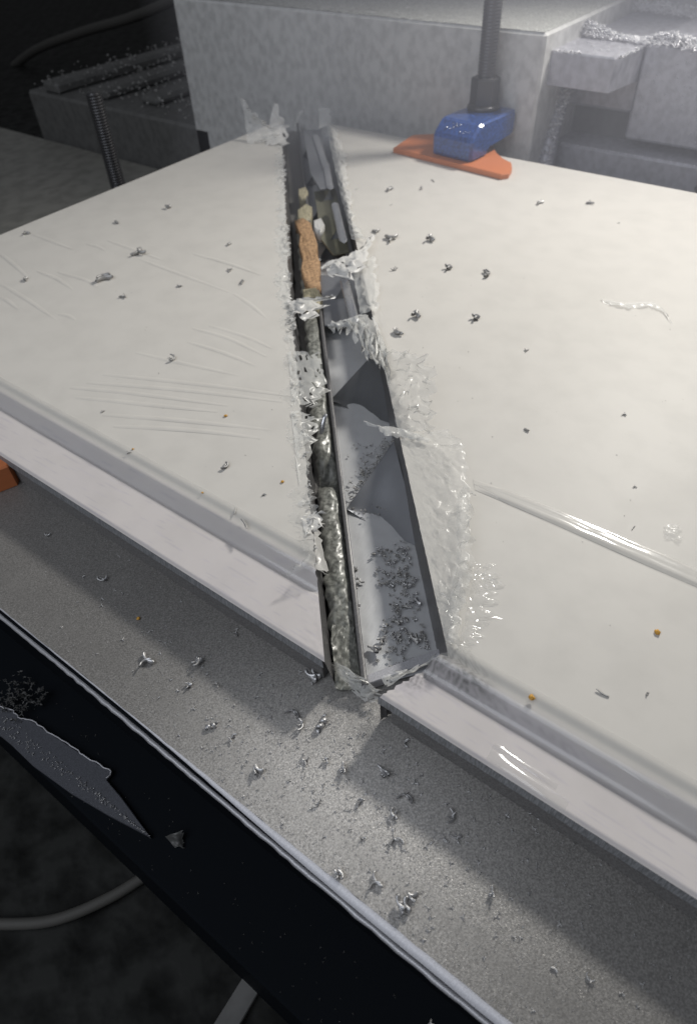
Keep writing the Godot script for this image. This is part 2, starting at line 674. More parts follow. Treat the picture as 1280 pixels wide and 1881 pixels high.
func white(p: Vector3, zg: float, dirt_at: Array) -> Color:
	var x := p.x * 1000.0
	var z := p.z * 1000.0
	var flange := smoothstep(zg - 9.0, zg - 4.0, z)
	var c := Color(1.0, 1.0, 1.0).lerp(Color(0.97, 0.95, 1.04), flange)
	var d := 1.0 + 0.015 * noise.get_noise_2d(x * 0.02, z * 0.02)
	for q in dirt_at:
		var e := Vector2((x - q[0]) / q[2], (z - q[1]) / q[3]).length()
		d -= q[4] * (1.0 - smoothstep(0.2, 1.0, e)) * (0.35 + 0.65 * smoothstep(-0.25, 0.35, fine.get_noise_2d(x * 0.55, z * 0.55)))
	# long faint rub marks along the flange
	if flange > 0.5:
		d -= 0.10 * smoothstep(0.33, 0.55, fine.get_noise_2d(x * 0.035, z * 1.3))
	return Color(c.r * d, c.g * d, c.b * d)

func left_cut(z: float) -> float:
	var x := 0.0
	if z > -120.0:
		x = lerpf(-91.2, -113.2, (z + 96.0) / -24.0)
	elif z > -296.8:
		x = lerpf(-113.2, -276.4, (z + 120.0) / -176.8)
	else:
		x = lerpf(-276.4, -484.6, (z + 296.8) / -236.2)
	if z < -120.0:
		x += 1.3 * fine.get_noise_1d(z * 0.35) + 0.7 * fine.get_noise_1d(z * 1.3 + 80.0)
	return x

func right_cut(z: float) -> float:
	var x := 0.0
	if z > -118.0:
		x = lerpf(-66.0, -56.2, (z + 94.0) / -24.0) + 0.9 * fine.get_noise_1d(z * 0.4)
	else:
		x = lerpf(-55.5, -456.0, (z + 120.2) / -451.8)
	return x + 0.2 * fine.get_noise_1d(z * 0.9)

func panel_skin(xout: float, cut: Callable, zs: PackedFloat32Array, zg: float, dirt: Array, nu: int) -> ArrayMesh:
	var nv := zs.size() - 1
	var f := func(u: float, w: float) -> Vector3:
		var z := zs[int(round(w * nv))]
		var xc: float = cut.call(z)
		var t := 1.0 - pow(1.0 - u, 1.9)
		var x := lerpf(xout, xc, t)
		var y := profile(z, zg) + 0.10 * noise.get_noise_2d(x * 0.012, z * 0.012)
		y += 0.16 * smoothstep(16.0, 0.0, absf(x - xc)) * fine.get_noise_2d(x * 0.3, z * 0.3)
		return v(x, y, z)
	return sheet(nu, nv, f, func(p): return white(p, zg, dirt))

func wall_strip(pts: PackedVector3Array, drop: float, foot: Vector3) -> ArrayMesh:
	var n := pts.size() - 1
	return sheet(n, 3, func(u: float, w: float): 
		var p: Vector3 = pts[int(round(u * n))]
		return Vector3(p.x, lerpf(p.y, drop * 0.001, w), p.z) + foot * w)

func left_panel() -> void:
	var t := base("left_panel", v(-300, 0, -250))
	tag(t, "white film-covered panel left of the diagonal slit, its cut edge ragged with torn film", "panel")
	var zs := panel_rows(-557.0)
	var zg := -116.5
	var o := put("film_covered_top", panel_skin(-507.0, left_cut, zs, zg, [[-120.0, -130.0, 14.0, 10.0, 0.25]], 110), M.white_film, t)
	o.position = -t.position
	var edge := PackedVector3Array()
	for z in zs:
		edge.append(v(left_cut(z), profile(z, zg) - 0.05, z))
	var cut := put("cut_face", wall_strip(edge, TABLE + 0.3, v(2.6, 0, -1.8)), M.cut_metal, t)
	cut.position = -t.position
	var fr := put("front_edge", sheet(120, 3, func(u: float, w: float): return v(lerpf(-507.0, -90.6, u) + (0.4 * w if u > 0.99 else 0.0), lerpf(-6.7, -11.0, w), -94.2 + 0.3 * w + 0.12 * fine.get_noise_1d(u * 90.0) * w)), M.edge_grey, t)
	fr.position = -t.position
	var sk := put("lower_skirt", cbox(Vector3(-506, TABLE + 0.2, -557), Vector3(-502, -0.4, -97), 0.3), M.dark_skirt, t)
	sk.position = -t.position
	var sk2 := put("lower_skirt", cbox(Vector3(-502, TABLE + 0.2, -99), Vector3(-92.5, -11.0, -95.6), 0.3), M.dark_skirt, t)
	sk2.position = -t.position
	var rim := put("back_rim", sheet(80, 2, func(u: float, w: float): return v(-507.0 - 0.6 * sin(w * PI * 0.5) + 0.3 * fine.get_noise_1d(u * 60.0), -1.6 * w, lerpf(-557.0, -94.2, u))), M.white_film, t)
	rim.position = -t.position
	bead_film(t, -507.0, left_cut, zg)
	wrinkles(t)
	left_film(t)

# the glossy film bridging the moulded step
func bead_film(t: Node3D, xout: float, cut: Callable, zg: float) -> void:
	var o := put("step_film", sheet(160, 14, func(u: float, w: float):
		var z := lerpf(zg - 13.0, zg + 1.5, w)
		var xc: float = cut.call(z)
		var x := lerpf(xout, xc, 1.0 - pow(1.0 - u, 1.6))
		return v(x, profile(z, zg) + 0.16 + 0.85 * exp(-pow((z - zg + 8.3) / 2.3, 2.0)) * (0.8 + 0.4 * noise.get_noise_1d(x * 0.03 + zg)) + 0.10 * noise.get_noise_2d(x * 0.012, z * 0.012) + 0.05 * fine.get_noise_2d(x * 0.02, z * 0.5), z)), M.film_shiny, t)
	o.position = -t.position

# low ridges where the film has wrinkled: [start, end, height mm]
func wrinkles(t: Node3D) -> void:
	for q in [
		[v(-293.7, 0.0, -162.6), v(-245.2, -0.0, -184.5), v(-195.0, 0.0, -204.6)], [v(-294.9, 0.0, -152.7), v(-248.5, 0.0, -175.9), v(-196.6, 0.0, -198.0)], [v(-298.5, -0.0, -144.9), v(-267.8, 0.0, -159.5), v(-217.5, -0.0, -180.2)],
		[v(-288.8, 0.0, -140.9), v(-255.7, 0.0, -156.3), v(-218.6, -0.0, -173.5)], [v(-264.8, 0.0, -139.3), v(-229.3, 0.0, -157.8), v(-186.2, 0.0, -177.6)], [v(-252.8, 0.0, -136.3), v(-219.2, 0.0, -155.4), v(-186.4, 0.0, -170.0)],
		[v(-295.5, 0.0, -187.1), v(-267.4, 0.0, -193.8), v(-231.1, 0.0, -202.8)], [v(-279.3, 0.0, -211.3), v(-254.2, 0.0, -214.2), v(-230.1, 0.0, -214.6)], [v(-287.6, 0.0, -223.6), v(-262.0, 0.0, -226.7), v(-231.2, 0.0, -224.7)],
		[v(-281.7, -0.0, -231.1), v(-255.7, 0.0, -233.6), v(-234.2, 0.0, -232.7)], [v(-428.6, 0.0, -276.4), v(-398.7, 0.0, -276.1), v(-370.5, 0.0, -275.9)], [v(-387.0, 0.0, -268.4), v(-340.5, -0.0, -267.6), v(-296.1, 0.0, -267.2)],
		[v(-296.1, 0.0, -267.2), v(-278.0, 0.0, -262.6), v(-258.6, 0.0, -255.7)], [v(-360.2, 0.0, -294.2), v(-328.7, 0.0, -296.4), v(-298.8, 0.0, -295.8)], [v(-417.7, 0.0, -225.1), v(-391.4, 0.0, -228.0), v(-377.2, 0.0, -225.6)],
		[v(-479.4, 0.0, -220.6), v(-455.5, 0.0, -215.6), v(-426.4, 0.0, -208.5)], [v(-438.3, 0.0, -193.7), v(-403.0, 0.0, -190.3), v(-364.6, 0.0, -184.8)], [v(-487.3, 0.0, -253.1), v(-464.2, 0.0, -253.2), v(-438.8, 0.0, -253.1)],
		[v(-431.3, 0.0, -218.4), v(-410.6, 0.0, -218.6), v(-388.5, 0.0, -214.9)], [v(-437.8, 0.0, -264.2), v(-427.3, 0.0, -265.6), v(-416.4, -0.0, -264.1)], [v(-421.4, 0.0, -182.7), v(-411.7, 0.0, -182.3), v(-396.4, 0.0, -179.8)],
		[v(-369.9, 0.0, -189.9), v(-363.3, 0.0, -191.8), v(-354.7, 0.0, -191.2)],
	]:
		var path := smooth_path(q, 16)
		var o := put("film_wrinkle", sheet(4, 16, func(u: float, w: float):
			var k := int(round(w * 16))
			var d := (path[mini(k + 1, 16)] - path[maxi(k - 1, 0)]).normalized()
			var side := Vector3(-d.z, 0, d.x)
			var taper := sin(PI * clampf(w * 0.9 + 0.1, 0, 1))
			return path[k] + side * (u - 0.5) * 0.0034 * (0.4 + taper * 0.6) + Vector3.UP * (0.00005 + 0.00034 * sin(u * PI) * taper * (0.8 + 0.5 * fine.get_noise_2d(w * 9.0, q[0].x * 900.0)))), M.white_film, t)
		o.position = -t.position

func film_part(t: Node3D, rows: Array, nu: int, nv: int, bulge: float, crumple: float, seed_: int, mat_name: String, ragged := 0.12, holes := 0.0, called := "torn_film") -> void:
	var o := put(called, film(rows, nu, nv, bulge, crumple, seed_, ragged, holes), M[mat_name], t)
	o.position = -t.position

func left_film(t: Node3D) -> void:
	# the two tall shreds at the far corner
	film_part(t, [[v(-484.9, 0.0, -485.1), v(-459.9, -0.0, -506.4)], [v(-495.1, 10.0, -496.0), v(-469.3, 8.0, -509.4)], [v(-501.4, 20.0, -502.0), v(-479.7, 17.0, -500.0)], [v(-510.2, 29.0, -509.0), v(-504.2, 29.0, -506.2)]], 10, 22, 1.0, 2.8, 41, "film_milky", 0.25, 0.2)
	film_part(t, [[v(-468.0, 0.0, -491.2), v(-450.8, -0.0, -501.1)], [v(-480.6, 6.0, -511.1), v(-467.0, 6.0, -518.8)], [v(-481.7, 16.0, -516.5), v(-469.0, 14.0, -518.6)], [v(-481.1, 26.0, -522.2), v(-476.5, 26.0, -520.7)]], 8, 20, 0.8, 2.0, 42, "film_white", 0.3, 0.2)
	# flaps hanging into the slit
	film_part(t, [[v(-223.6, 0.5, -233.4), v(-207.3, 1.0, -241.8)], [v(-209.7, 0.5, -219.2), v(-196.1, -2.0, -233.3)], [v(-199.7, 0.5, -208.1), v(-187.0, -4.0, -220.1)], [v(-190.4, 0.5, -197.5), v(-184.6, -5.0, -206.5)]], 16, 18, 1.0, 1.7, 43, "film_milky", 0.3, 0.5)
	film_part(t, [[v(-261.0, 1.0, -277.6), v(-241.1, 3.0, -289.1)], [v(-253.8, 1.0, -271.2), v(-238.4, 1.0, -279.6)], [v(-246.7, 0.5, -264.6), v(-234.5, -1.0, -266.8)]], 16, 10, 1.0, 2.6, 44, "film_white", 0.4, 0.4)
	film_part(t, [[v(-187.7, 0.5, -193.4), v(-174.4, -3.0, -200.5)], [v(-174.3, 0.5, -179.9), v(-169.5, -4.0, -189.9)], [v(-160.8, 0.5, -165.5), v(-159.5, -4.0, -171.7)], [v(-150.5, 0.5, -155.1), v(-150.4, -4.0, -158.9)]], 12, 24, 0.6, 1.3, 45, "film_milky", 0.4, 0.4)
	film_part(t, [[v(-137.3, 0.5, -140.0), v(-130.4, 1.0, -146.5)], [v(-133.5, 0.5, -136.6), v(-128.5, -1.0, -140.2)], [v(-129.2, 0.4, -132.7), v(-126.9, -2.0, -135.1)]], 12, 9, 0.6, 2.2, 46, "film_white", 0.5, 0.4)
	film_part(t, [[v(-134.2, -1.0, -140.8), v(-132.9, -6.0, -146.7)], [v(-125.5, -2.0, -132.4), v(-125.7, -8.0, -138.8)], [v(-116.2, -2.0, -123.2), v(-114.5, -8.0, -128.1)]], 8, 16, 0.8, 1.6, 47, "film_white", 0.3)
	film_part(t, [[v(-121.3, 0.0, -112.0), v(-120.1, 1.0, -116.5)], [v(-119.2, 1.0, -116.5), v(-120.2, 1.0, -122.4)], [v(-116.5, 1.4, -121.2), v(-121.3, 1.0, -125.1)], [v(-110.7, -3.0, -124.4), v(-117.5, -4.0, -127.4)]], 8, 18, 1.4, 2.4, 48, "film_clear", 0.3)
	# milky film lifted along the ragged cut, in four lengths, then loose tatters and flakes on it
	for k in 4:
		var a0: float = [50.0, 120.0, 235.0, 380.0][k]
		var a1: float = [122.0, 238.0, 384.0, 575.0][k]
		var nz := 150
		var o := put("torn_film", sheet(18, nz, func(u: float, w: float):
			var a := lerpf(a0, a1, w)
			var z := -99.6 + SA.y * a + SB.y * -12.0
			var c := v(left_cut(z), 0, z)
			var mask := smoothstep(-0.25, 0.3, noise.get_noise_1d(a * 0.035 + 500.0))
			var jag := 0.2 + mask * 1.6 + (0.15 + mask) * (2.4 * fine.get_noise_1d(a * 0.11 + 300.0) + 1.8 * fine.get_noise_1d(a * 0.4) + 0.7 * noise.get_noise_1d(a * 1.7))
			var inner := -4.5 - 3.0 * mask - 4.0 * noise.get_noise_1d(a * 0.07 + 70.0) - 2.0 * fine.get_noise_1d(a * 0.6 + 5.0)
			var b := lerpf(inner, maxf(jag, -2.0), u)
			var lift := 0.2 + (0.1 + mask) * (2.4 * maxf(fine.get_noise_2d(a * 0.09, u * 1.6 + k), -0.15) + 0.45 * fine.get_noise_2d(a * 0.7, u * 5.0)) * smoothstep(0.0, 0.6, u)
			return c + Vector3(SB.x, 0, SB.y) * b * 0.001 + Vector3.UP * maxf(lift, 0.12 if b < 0.5 else -2.5) * 0.001), M.film_clear if k < 2 else M.film_milky, t)
		o.position = -t.position
	rng.seed = 77
	for k in 15:
		var a := 70.0 + 490.0 * pow((k + rng.randf()) / 15.0, 1.1)
		var z: float = -99.6 + SA.y * a + SB.y * -12.0
		var w := rng.randf_range(2.0, 6.0)
		var d := Vector3(SA.x, 0, SA.y) * 0.001
		var b := Vector3(SB.x, 0, SB.y) * 0.001
		var c := v(left_cut(z) - rng.randf_range(0.5, 3.0), 0, z)
		var up := rng.randf_range(0.2, 2.6)
		var out_b := rng.randf_range(1.0, 4.5)
		var in_b := rng.randf_range(1.0, 5.0)
		film_part(t, [[c - d * w - b * in_b * 0.4 + Vector3.UP * 0.0004, c - d * w * 0.7 + b * out_b * 0.3 + Vector3.UP * up * 0.0008], [c - b * in_b + Vector3.UP * 0.0005, c + b * out_b + Vector3.UP * up * 0.001], [c + d * w * 0.8 - b * in_b * 0.3 + Vector3.UP * 0.0004, c + d * w * 0.6 + b * out_b * 0.2 + Vector3.UP * up * 0.0005]], 9, 10, rng.randf_range(0.1, 0.6), rng.randf_range(0.4, 1.3), 100 + k, ["film_milky", "film_clear"][k % 2], 0.25, 0.9, "film_tatter")
	var fl := heap("film_flakes", t, 150, 66, func():
		var a := 36.0 + 540.0 * pow(rng.randf(), 1.1)
		var z: float = -99.6 + SA.y * a + SB.y * -12.0
		if noise.get_noise_1d(a * 0.035 + 500.0) < 0.0 and rng.randf() < 0.85:
			a = 215.0 + 30.0 * rng.randf()
			z = -99.6 + SA.y * a + SB.y * -12.0
		return v(left_cut(z) - 6.0 * rng.randf() * rng.randf() + 1.2, rng.randf_range(0.3, 1.6), z), 0.6, 2.2, "film_white")

func right_panel() -> void:
	var t := base("right_panel", v(-80, 0, -330))
	tag(t, "white film-covered panel right of the slit, clamped at the back, clear film peeling off", "panel")
	var zs := panel_rows(-573.5)
	var zg := -110.0
	var dirt := [[-50.0, -116.5, 20.0, 9.0, 0.50], [-40.0, -114.0, 16.0, 4.0, 0.4], [-60.0, -110.0, 9.0, 12.0, 0.5], [-18.0, -112.5, 30.0, 2.2, 0.25], [-120.0, -178.0, 12.0, 14.0, 0.10]]
	var o := put("film_covered_top", panel_skin(300.0, right_cut, zs, zg, dirt, 130), M.white_film, t)
	o.position = -t.position
	var edge := PackedVector3Array()
	for z in zs:
		edge.append(v(right_cut(z), profile(z, zg) - 0.05, z))
	var cut := put("cut_face", wall_strip(edge, TABLE + 0.3, v(0.3, 0, 0)), M.cut_metal, t)
	cut.position = -t.position
	var fr := put("front_edge", sheet(140, 3, func(u: float, w: float): return v(lerpf(-66.4, 300.0, pow(u, 1.6)), lerpf(-6.7, -11.0, w), -94.2 + 0.3 * w + 0.25 * fine.get_noise_1d(pow(u, 1.6) * 260.0) * (1.0 - u) * w)), M.edge_grey, t)
	fr.position = -t.position
	var sk := put("lower_skirt", cbox(Vector3(-62.0, TABLE + 0.2, -99), Vector3(300, -11.0, -95.6), 0.3), M.dark_skirt, t)
	sk.position = -t.position
	var rim := put("back_rim", sheet(80, 2, func(u: float, w: float): return v(lerpf(-456.0, 300.0, u), -8.0 * w, -573.5 - 0.4 * sin(w * PI) + 0.25 * fine.get_noise_1d(u * 70.0))), M.white_film, t)
	rim.position = -t.position
	bead_film(t, 300.0, right_cut, zg)
	# the overlap of two films: a low welt running parallel to the front
	var sa := smooth_path([v(-90.4, 0.0, -201.1), v(-58.0, 0.0, -203.8), v(-25.8, 0.0, -204.6), v(5.7, 0.0, -203.9)], 60)
	var sb := smooth_path([v(-86.3, 0.0, -195.5), v(-54.3, 0.0, -195.9), v(-22.4, 0.0, -195.6), v(8.2, 0.0, -195.6)], 60)
	var seam := put("film_seam", sheet(14, 60, func(u: float, w: float):
		var k := int(round(w * 60))
		var p := sa[k].lerp(sb[k], u)
		var h := 0.50 * smoothstep(0.0, 0.10, u) * (1.0 - smoothstep(0.80, 1.0, u)) * smoothstep(0.0, 0.12, w)
		h += 0.16 * fine.get_noise_2d(u * 7.0, w * 1.2) * sin(u * PI)
		return p + Vector3.UP * (0.00010 + h * 0.001)), M.white_film, t)
	seam.position = -t.position
	# glossy film lapped over the welt, and two folds lying on the flange
	var lap := put("film_seam", sheet(16, 90, func(u: float, w: float):
		var k := w * 60.0
		var i := mini(int(k), 59)
		var pa := sa[i].lerp(sa[i + 1], k - i)
		var pb := sb[i].lerp(sb[i + 1], k - i)
		var h := 0.62 * smoothstep(0.0, 0.12, u) * (1.0 - smoothstep(0.75, 1.0, u)) * smoothstep(0.0, 0.12, w) + 0.16 * fine.get_noise_2d(u * 9.0, w * 3.0)
		return pa.lerp(pb, 0.5 + (u * 1.1 - 0.55) * smoothstep(-0.02, 0.2, w)) + Vector3.UP * (0.00025 + h * 0.001)), M.film_shiny, t)
	lap.position = -t.position
	for fold in [[v(-26.3, -6.0, -97.8), v(-13.4, -6.0, -97.2), v(0.2, -6.0, -96.5), 3.6], [v(-26.6, -6.0, -101.1), v(-16.1, -6.0, -100.8), v(-4.6, -6.0, -100.2), 2.0], [v(-6.0, -2.0, -117.0), v(8.3, -2.0, -116.0), v(23.3, -2.0, -115.1), 2.4]]:
		var wd: float = fold[3]
		var fp := smooth_path(fold.slice(0, 3), 30)
		var fo := put("film_fold", sheet(8, 30, func(u: float, w: float):
			var p := fp[int(round(w * 30))]
			var h := (0.16 * wd * sin(u * PI) + 0.05 * fine.get_noise_2d(u * 5.0, w * 4.0)) * sin(PI * clampf(w, 0.02, 0.98))
			return p + v(0, 0.15 + h, (u - 0.5) * wd)), M.film_shiny, t)
		fo.position = -t.position
	# peeled clear film along the slit
	film_part(t, [[v(-178.9, 0.5, -260.1), v(-163.5, 6.0, -258.0)], [v(-166.1, 0.5, -245.0), v(-152.0, 13.0, -253.0)], [v(-155.8, 0.5, -233.3), v(-134.8, 15.0, -240.0)], [v(-146.8, 0.5, -222.9), v(-126.4, 11.0, -224.8)], [v(-138.8, 0.5, -213.8), v(-122.9, 6.0, -218.0)], [v(-132.3, 0.5, -207.3), v(-116.6, 4.0, -213.7)]], 26, 30, 1.5, 3.4, 51, "film_clear", 0.14)
	film_part(t, [[v(-131.5, 0.4, -206.1), v(-115.8, 5.0, -218.5)], [v(-124.9, 0.4, -199.2), v(-105.7, 6.0, -214.3)], [v(-114.9, 0.3, -188.3), v(-92.8, 6.0, -199.9)], [v(-101.7, 0.3, -172.5), v(-83.0, 5.0, -183.6)], [v(-90.4, 0.3, -159.6), v(-74.1, 6.0, -166.3)], [v(-78.0, 0.3, -145.9), v(-64.9, 5.0, -150.3)], [v(-67.8, 0.3, -134.2), v(-58.8, 4.0, -136.5)], [v(-56.6, 0.3, -121.9), v(-52.8, 2.0, -121.9)]], 26, 70, 0.6, 1.9, 52, "film_clear", 0.06)
	film_part(t, [[v(-89.6, 5.0, -184.9), v(-84.9, 4.0, -189.4)], [v(-80.9, 5.0, -169.9), v(-76.7, 4.0, -174.0)], [v(-74.0, 4.0, -158.2), v(-69.6, 4.0, -161.3)], [v(-68.6, 3.0, -146.5), v(-63.6, 3.0, -150.0)], [v(-62.3, 2.0, -133.5), v(-58.1, 3.0, -135.5)], [v(-56.1, 0.6, -120.4), v(-52.7, 1.0, -121.9)]], 14, 60, 2.2, 2.8, 53, "film_clear", 0.12)
	film_part(t, [[v(-72.8, 0.5, -141.3), v(-65.5, 1.0, -142.7)], [v(-67.2, 0.5, -134.4), v(-60.8, 1.4, -136.6)], [v(-61.0, 0.5, -127.0), v(-56.2, 1.2, -127.0)], [v(-55.8, 0.4, -121.0), v(-53.5, 0.6, -121.1)]], 16, 24, 0.8, 1.8, 54, "film_shiny", 0.2)
	film_part(t, [[v(-68.5, 0.3, -157.5), v(-60.4, 0.4, -163.0)], [v(-62.9, 0.3, -148.4), v(-53.8, 0.4, -156.2)], [v(-58.6, 0.3, -139.1), v(-50.1, 0.4, -143.5)], [v(-54.8, 0.3, -128.7), v(-49.0, 0.3, -131.4)], [v(-51.9, 0.3, -119.8), v(-48.1, 0.3, -121.4)]], 34, 60, 0.2, 0.8, 55, "film_shiny", 0.5, 0.9, "crinkled_film")
	# bridges and strands over the slit
	film_part(t, [[v(-257.7, 1.0, -344.2), v(-271.4, 2.0, -386.5)], [v(-260.3, 6.0, -333.6), v(-249.6, 5.0, -346.6)], [v(-264.7, 6.0, -325.3), v(-239.7, 5.0, -318.6)], [v(-267.7, 4.0, -317.5), v(-256.5, 3.0, -314.5)]], 16, 22, 1.4, 2.8, 56, "film_white", 0.25, 0.2)
	film_part(t, [[v(-249.4, 1.0, -329.2), v(-251.7, 1.0, -355.7)], [v(-230.3, 1.0, -307.1), v(-227.3, 2.0, -323.3)], [v(-212.9, 1.0, -287.0), v(-204.2, 3.0, -295.8)]], 12, 16, 1.6, 2.4, 57, "film_milky", 0.2)
	film_part(t, [[v(-222.7, 1.0, -267.4), v(-216.7, 1.0, -262.7)], [v(-213.0, 5.0, -272.5), v(-205.8, 4.0, -263.8)], [v(-208.8, 5.0, -282.6), v(-189.0, 4.0, -257.2)], [v(-199.8, 3.0, -283.9), v(-175.0, 3.0, -250.4)], [v(-180.7, 1.0, -265.9), v(-162.9, 1.0, -243.9)]], 14, 34, 1.0, 3.0, 58, "film_milky", 0.45, 0.3)
	film_part(t, [[v(-150.3, 5.0, -203.2), v(-148.2, 5.0, -201.6)], [v(-143.2, 5.0, -202.9), v(-141.4, 5.0, -200.3)], [v(-138.2, 4.0, -207.3), v(-134.2, 4.0, -201.3)], [v(-131.2, 3.0, -210.1), v(-129.4, 2.0, -206.1)], [v(-119.0, 2.0, -212.1), v(-118.6, 2.0, -209.6)]], 6, 28, 0.8, 1.3, 59, "film_milky", 0.3)
	# film pressed along the far part of the slit
	film_part(t, [[v(-457.6, 0.5, -569.5), v(-446.5, 2.0, -565.6)], [v(-393.5, 0.5, -495.5), v(-381.0, 2.0, -497.3)], [v(-342.1, 0.5, -437.9), v(-333.6, 2.0, -438.2)], [v(-305.7, 0.5, -397.7), v(-298.6, 2.0, -397.6)], [v(-279.9, 0.5, -369.5), v(-270.8, 2.0, -371.1)]], 10, 60, 1.0, 2.6, 60, "film_milky", 0.3)
	film_part(t, [[v(-487.9, -4.0, -555.2), v(-492.8, 4.0, -575.9)], [v(-495.6, 2.0, -570.4), v(-497.7, 6.0, -585.7)]], 5, 6, 0.5, 2.0, 61, "film_white", 0.3)
	film_part(t, [[v(-456.8, 0.0, -556.3), v(-451.7, -0.0, -567.0)], [v(-469.0, 5.0, -572.3), v(-459.5, 5.0, -577.6)], [v(-476.1, 9.0, -580.0), v(-468.8, 9.0, -588.2)]], 6, 10, 0.5, 1.6, 62, "film_milky", 0.2)
	film_part(t, [[v(-106.3, 0.3, -381.7), v(-103.0, 0.3, -377.6)], [v(-91.1, 0.5, -384.8), v(-88.2, 0.6, -378.9)], [v(-78.0, 0.5, -393.2), v(-74.6, 0.6, -387.7)], [v(-66.7, 0.4, -382.8), v(-61.3, 0.4, -374.9)]], 5, 30, 0.2, 1.0, 63, "film_milky", 0.3, 0.2, "film_scrap")
	film_part(t, [[v(-14.2, 0.3, -219.6), v(-9.4, 0.3, -224.7)], [v(-11.4, 0.4, -212.4), v(-5.4, 0.4, -214.8)]], 10, 10, 0.4, 1.2, 64, "film_clear", 0.3, 0.4, "film_scrap")

func channel() -> void:
	var t := base("aluminium_channel", sl(200, 14, TABLE))
	tag(t, "shiny aluminium channel inside the diagonal slit, its floor littered with chips", "channel")
	var off := t.position
	var local := func(m: Mesh, called: String, mat_name: String):
		var o := put(called, m, M[mat_name], t)
		o.position = -off
		return o
	local.call(sheet(30, 160, func(u: float, w: float):
		var a := lerpf(0.5 + 7.0 * u, 660.0, w * w)
		return sl(a, lerpf(0.5, 38.0, u), -21.6 + 0.25 * noise.get_noise_2d(a * 0.05, u * 2.0))), "channel_floor", "aluminium")
	# left wall: a thin plate standing on the floor
	var st := new_st()
	var wl := func(b0: float, b1: float, y0: float, y1: float):
		grid(160, 1, func(u: float, w: float): 
			var a := lerpf(-0.4, 660.0, u * u)
			var dip := 4.5 * (1.0 - smoothstep(0.0, 55.0, a))
			return sl(a, lerpf(b0, b1, w) + 0.12 * fine.get_noise_1d(u * 80.0), lerpf(y0 - (dip if y0 > -20.0 else 0.0), y1 - (dip if y1 > -20.0 else 0.0), w)), null, null, st)
	wl.call(0.0, 0.0, -22.2, -12.3)
	wl.call(0.0, 0.35, -12.3, -12.0)
	wl.call(0.35, 1.75, -12.0, -12.0)
	wl.call(1.75, 2.1, -12.0, -12.3)
	wl.call(2.1, 2.1, -12.3, -22.2)
	local.call(done(st), "left_wall", "cut_metal")
	# end wall at the front
	st = new_st()
	var ends := [Vector2(-0.4, 0.0), Vector2(9.0, 35.0), Vector2(13.6, 35.0), Vector2(3.4, 0.0)]
	var rim := PackedVector2Array()
	for e in ends:
		var p := sl(e.x, e.y, 0) * 1000.0
		rim.append(Vector2(p.x, p.z))
	prism_into(st, rim, -22.2, -17.8, 0.4)
	local.call(done(st, true), "end_wall", "worn_edge")
	# folded triangular gussets
	for g in [
		[v(-137.2, -20.0, -170.6), v(-139.0, -9.0, -211.9), v(-96.4, -20.5, -170.4)], [v(-195.1, -20.0, -233.8), v(-192.3, -9.0, -272.0), v(-154.9, -20.5, -236.5)],
		[v(-252.1, -20.0, -299.8), v(-257.0, -9.0, -330.5), v(-227.3, -20.5, -307.3)], [v(-308.4, -20.0, -365.8), v(-313.7, -9.0, -396.9), v(-290.0, -20.5, -376.6)],
		[v(-358.0, -20.0, -420.6), v(-365.5, -9.0, -454.5), v(-340.5, -20.5, -432.8)], [v(-410.3, -20.0, -478.1), v(-418.7, -9.0, -512.0), v(-394.7, -20.5, -492.2)], [v(-461.2, -20.0, -534.1), v(-469.4, -9.0, -566.0), v(-444.6, -20.5, -545.6)],
	]:
		var up := Vector3.UP * 0.0009
		st = new_st()
		var a: Vector3 = g[0]
		var b: Vector3 = g[1]
		var c: Vector3 = g[2]
		grid(10, 10, func(u: float, w: float): return a.lerp(b.lerp(c, w), u) + Vector3.UP * (-0.0032 * sin(PI * u) * sin(PI * w * 0.8)), null, null, st)
		local.call(done(st), "gusset", "aluminium_smooth" if g[0].z > -0.19 else "aluminium_shaded")
		# the gusset's turned-down edge
		var n := (b - a).cross(c - a).normalized() * 0.0011
		st = new_st()
		grid(12, 1, func(u: float, w: float): return a.lerp(b, u) + n * (w - 0.2) + Vector3.UP * 0.0002, null, null, st)
		grid(12, 1, func(u: float, w: float): return a.lerp(b, u) + n * 0.8 + Vector3(-0.0010, -0.0006, -0.0003) * w + Vector3.UP * 0.0002, null, null, st)
		local.call(done(st), "folded_edge", "aluminium_bright")
	# lapped plates in the far half
	for pl in [["lapped_plate", "aluminium_smooth", [v(-480.3, -5.0, -559.5), v(-464.1, -5.0, -568.6), v(-403.8, -5.0, -499.7), v(-360.9, -5.0, -452.7), v(-367.2, -6.0, -443.8), v(-397.6, -5.0, -468.8)]], ["lapped_plate", "olive_metal", [v(-382.6, -13.0, -454.3), v(-371.5, -13.0, -469.6), v(-329.3, -13.0, -422.8), v(-288.5, -13.0, -377.1), v(-295.3, -14.0, -367.0), v(-318.3, -13.0, -382.4)]], ["lapped_plate", "aluminium_smooth", [v(-284.9, -14.0, -338.6), v(-271.3, -14.0, -344.4), v(-241.0, -14.0, -312.3), v(-227.5, -15.0, -297.4), v(-240.9, -15.0, -287.1), v(-257.8, -14.0, -306.5)]]]:
		local.call(prism(flat2(pl[2]), pl[2][0].y * 1000.0 - 1.2, pl[2][0].y * 1000.0, 0.3), pl[0], pl[1])
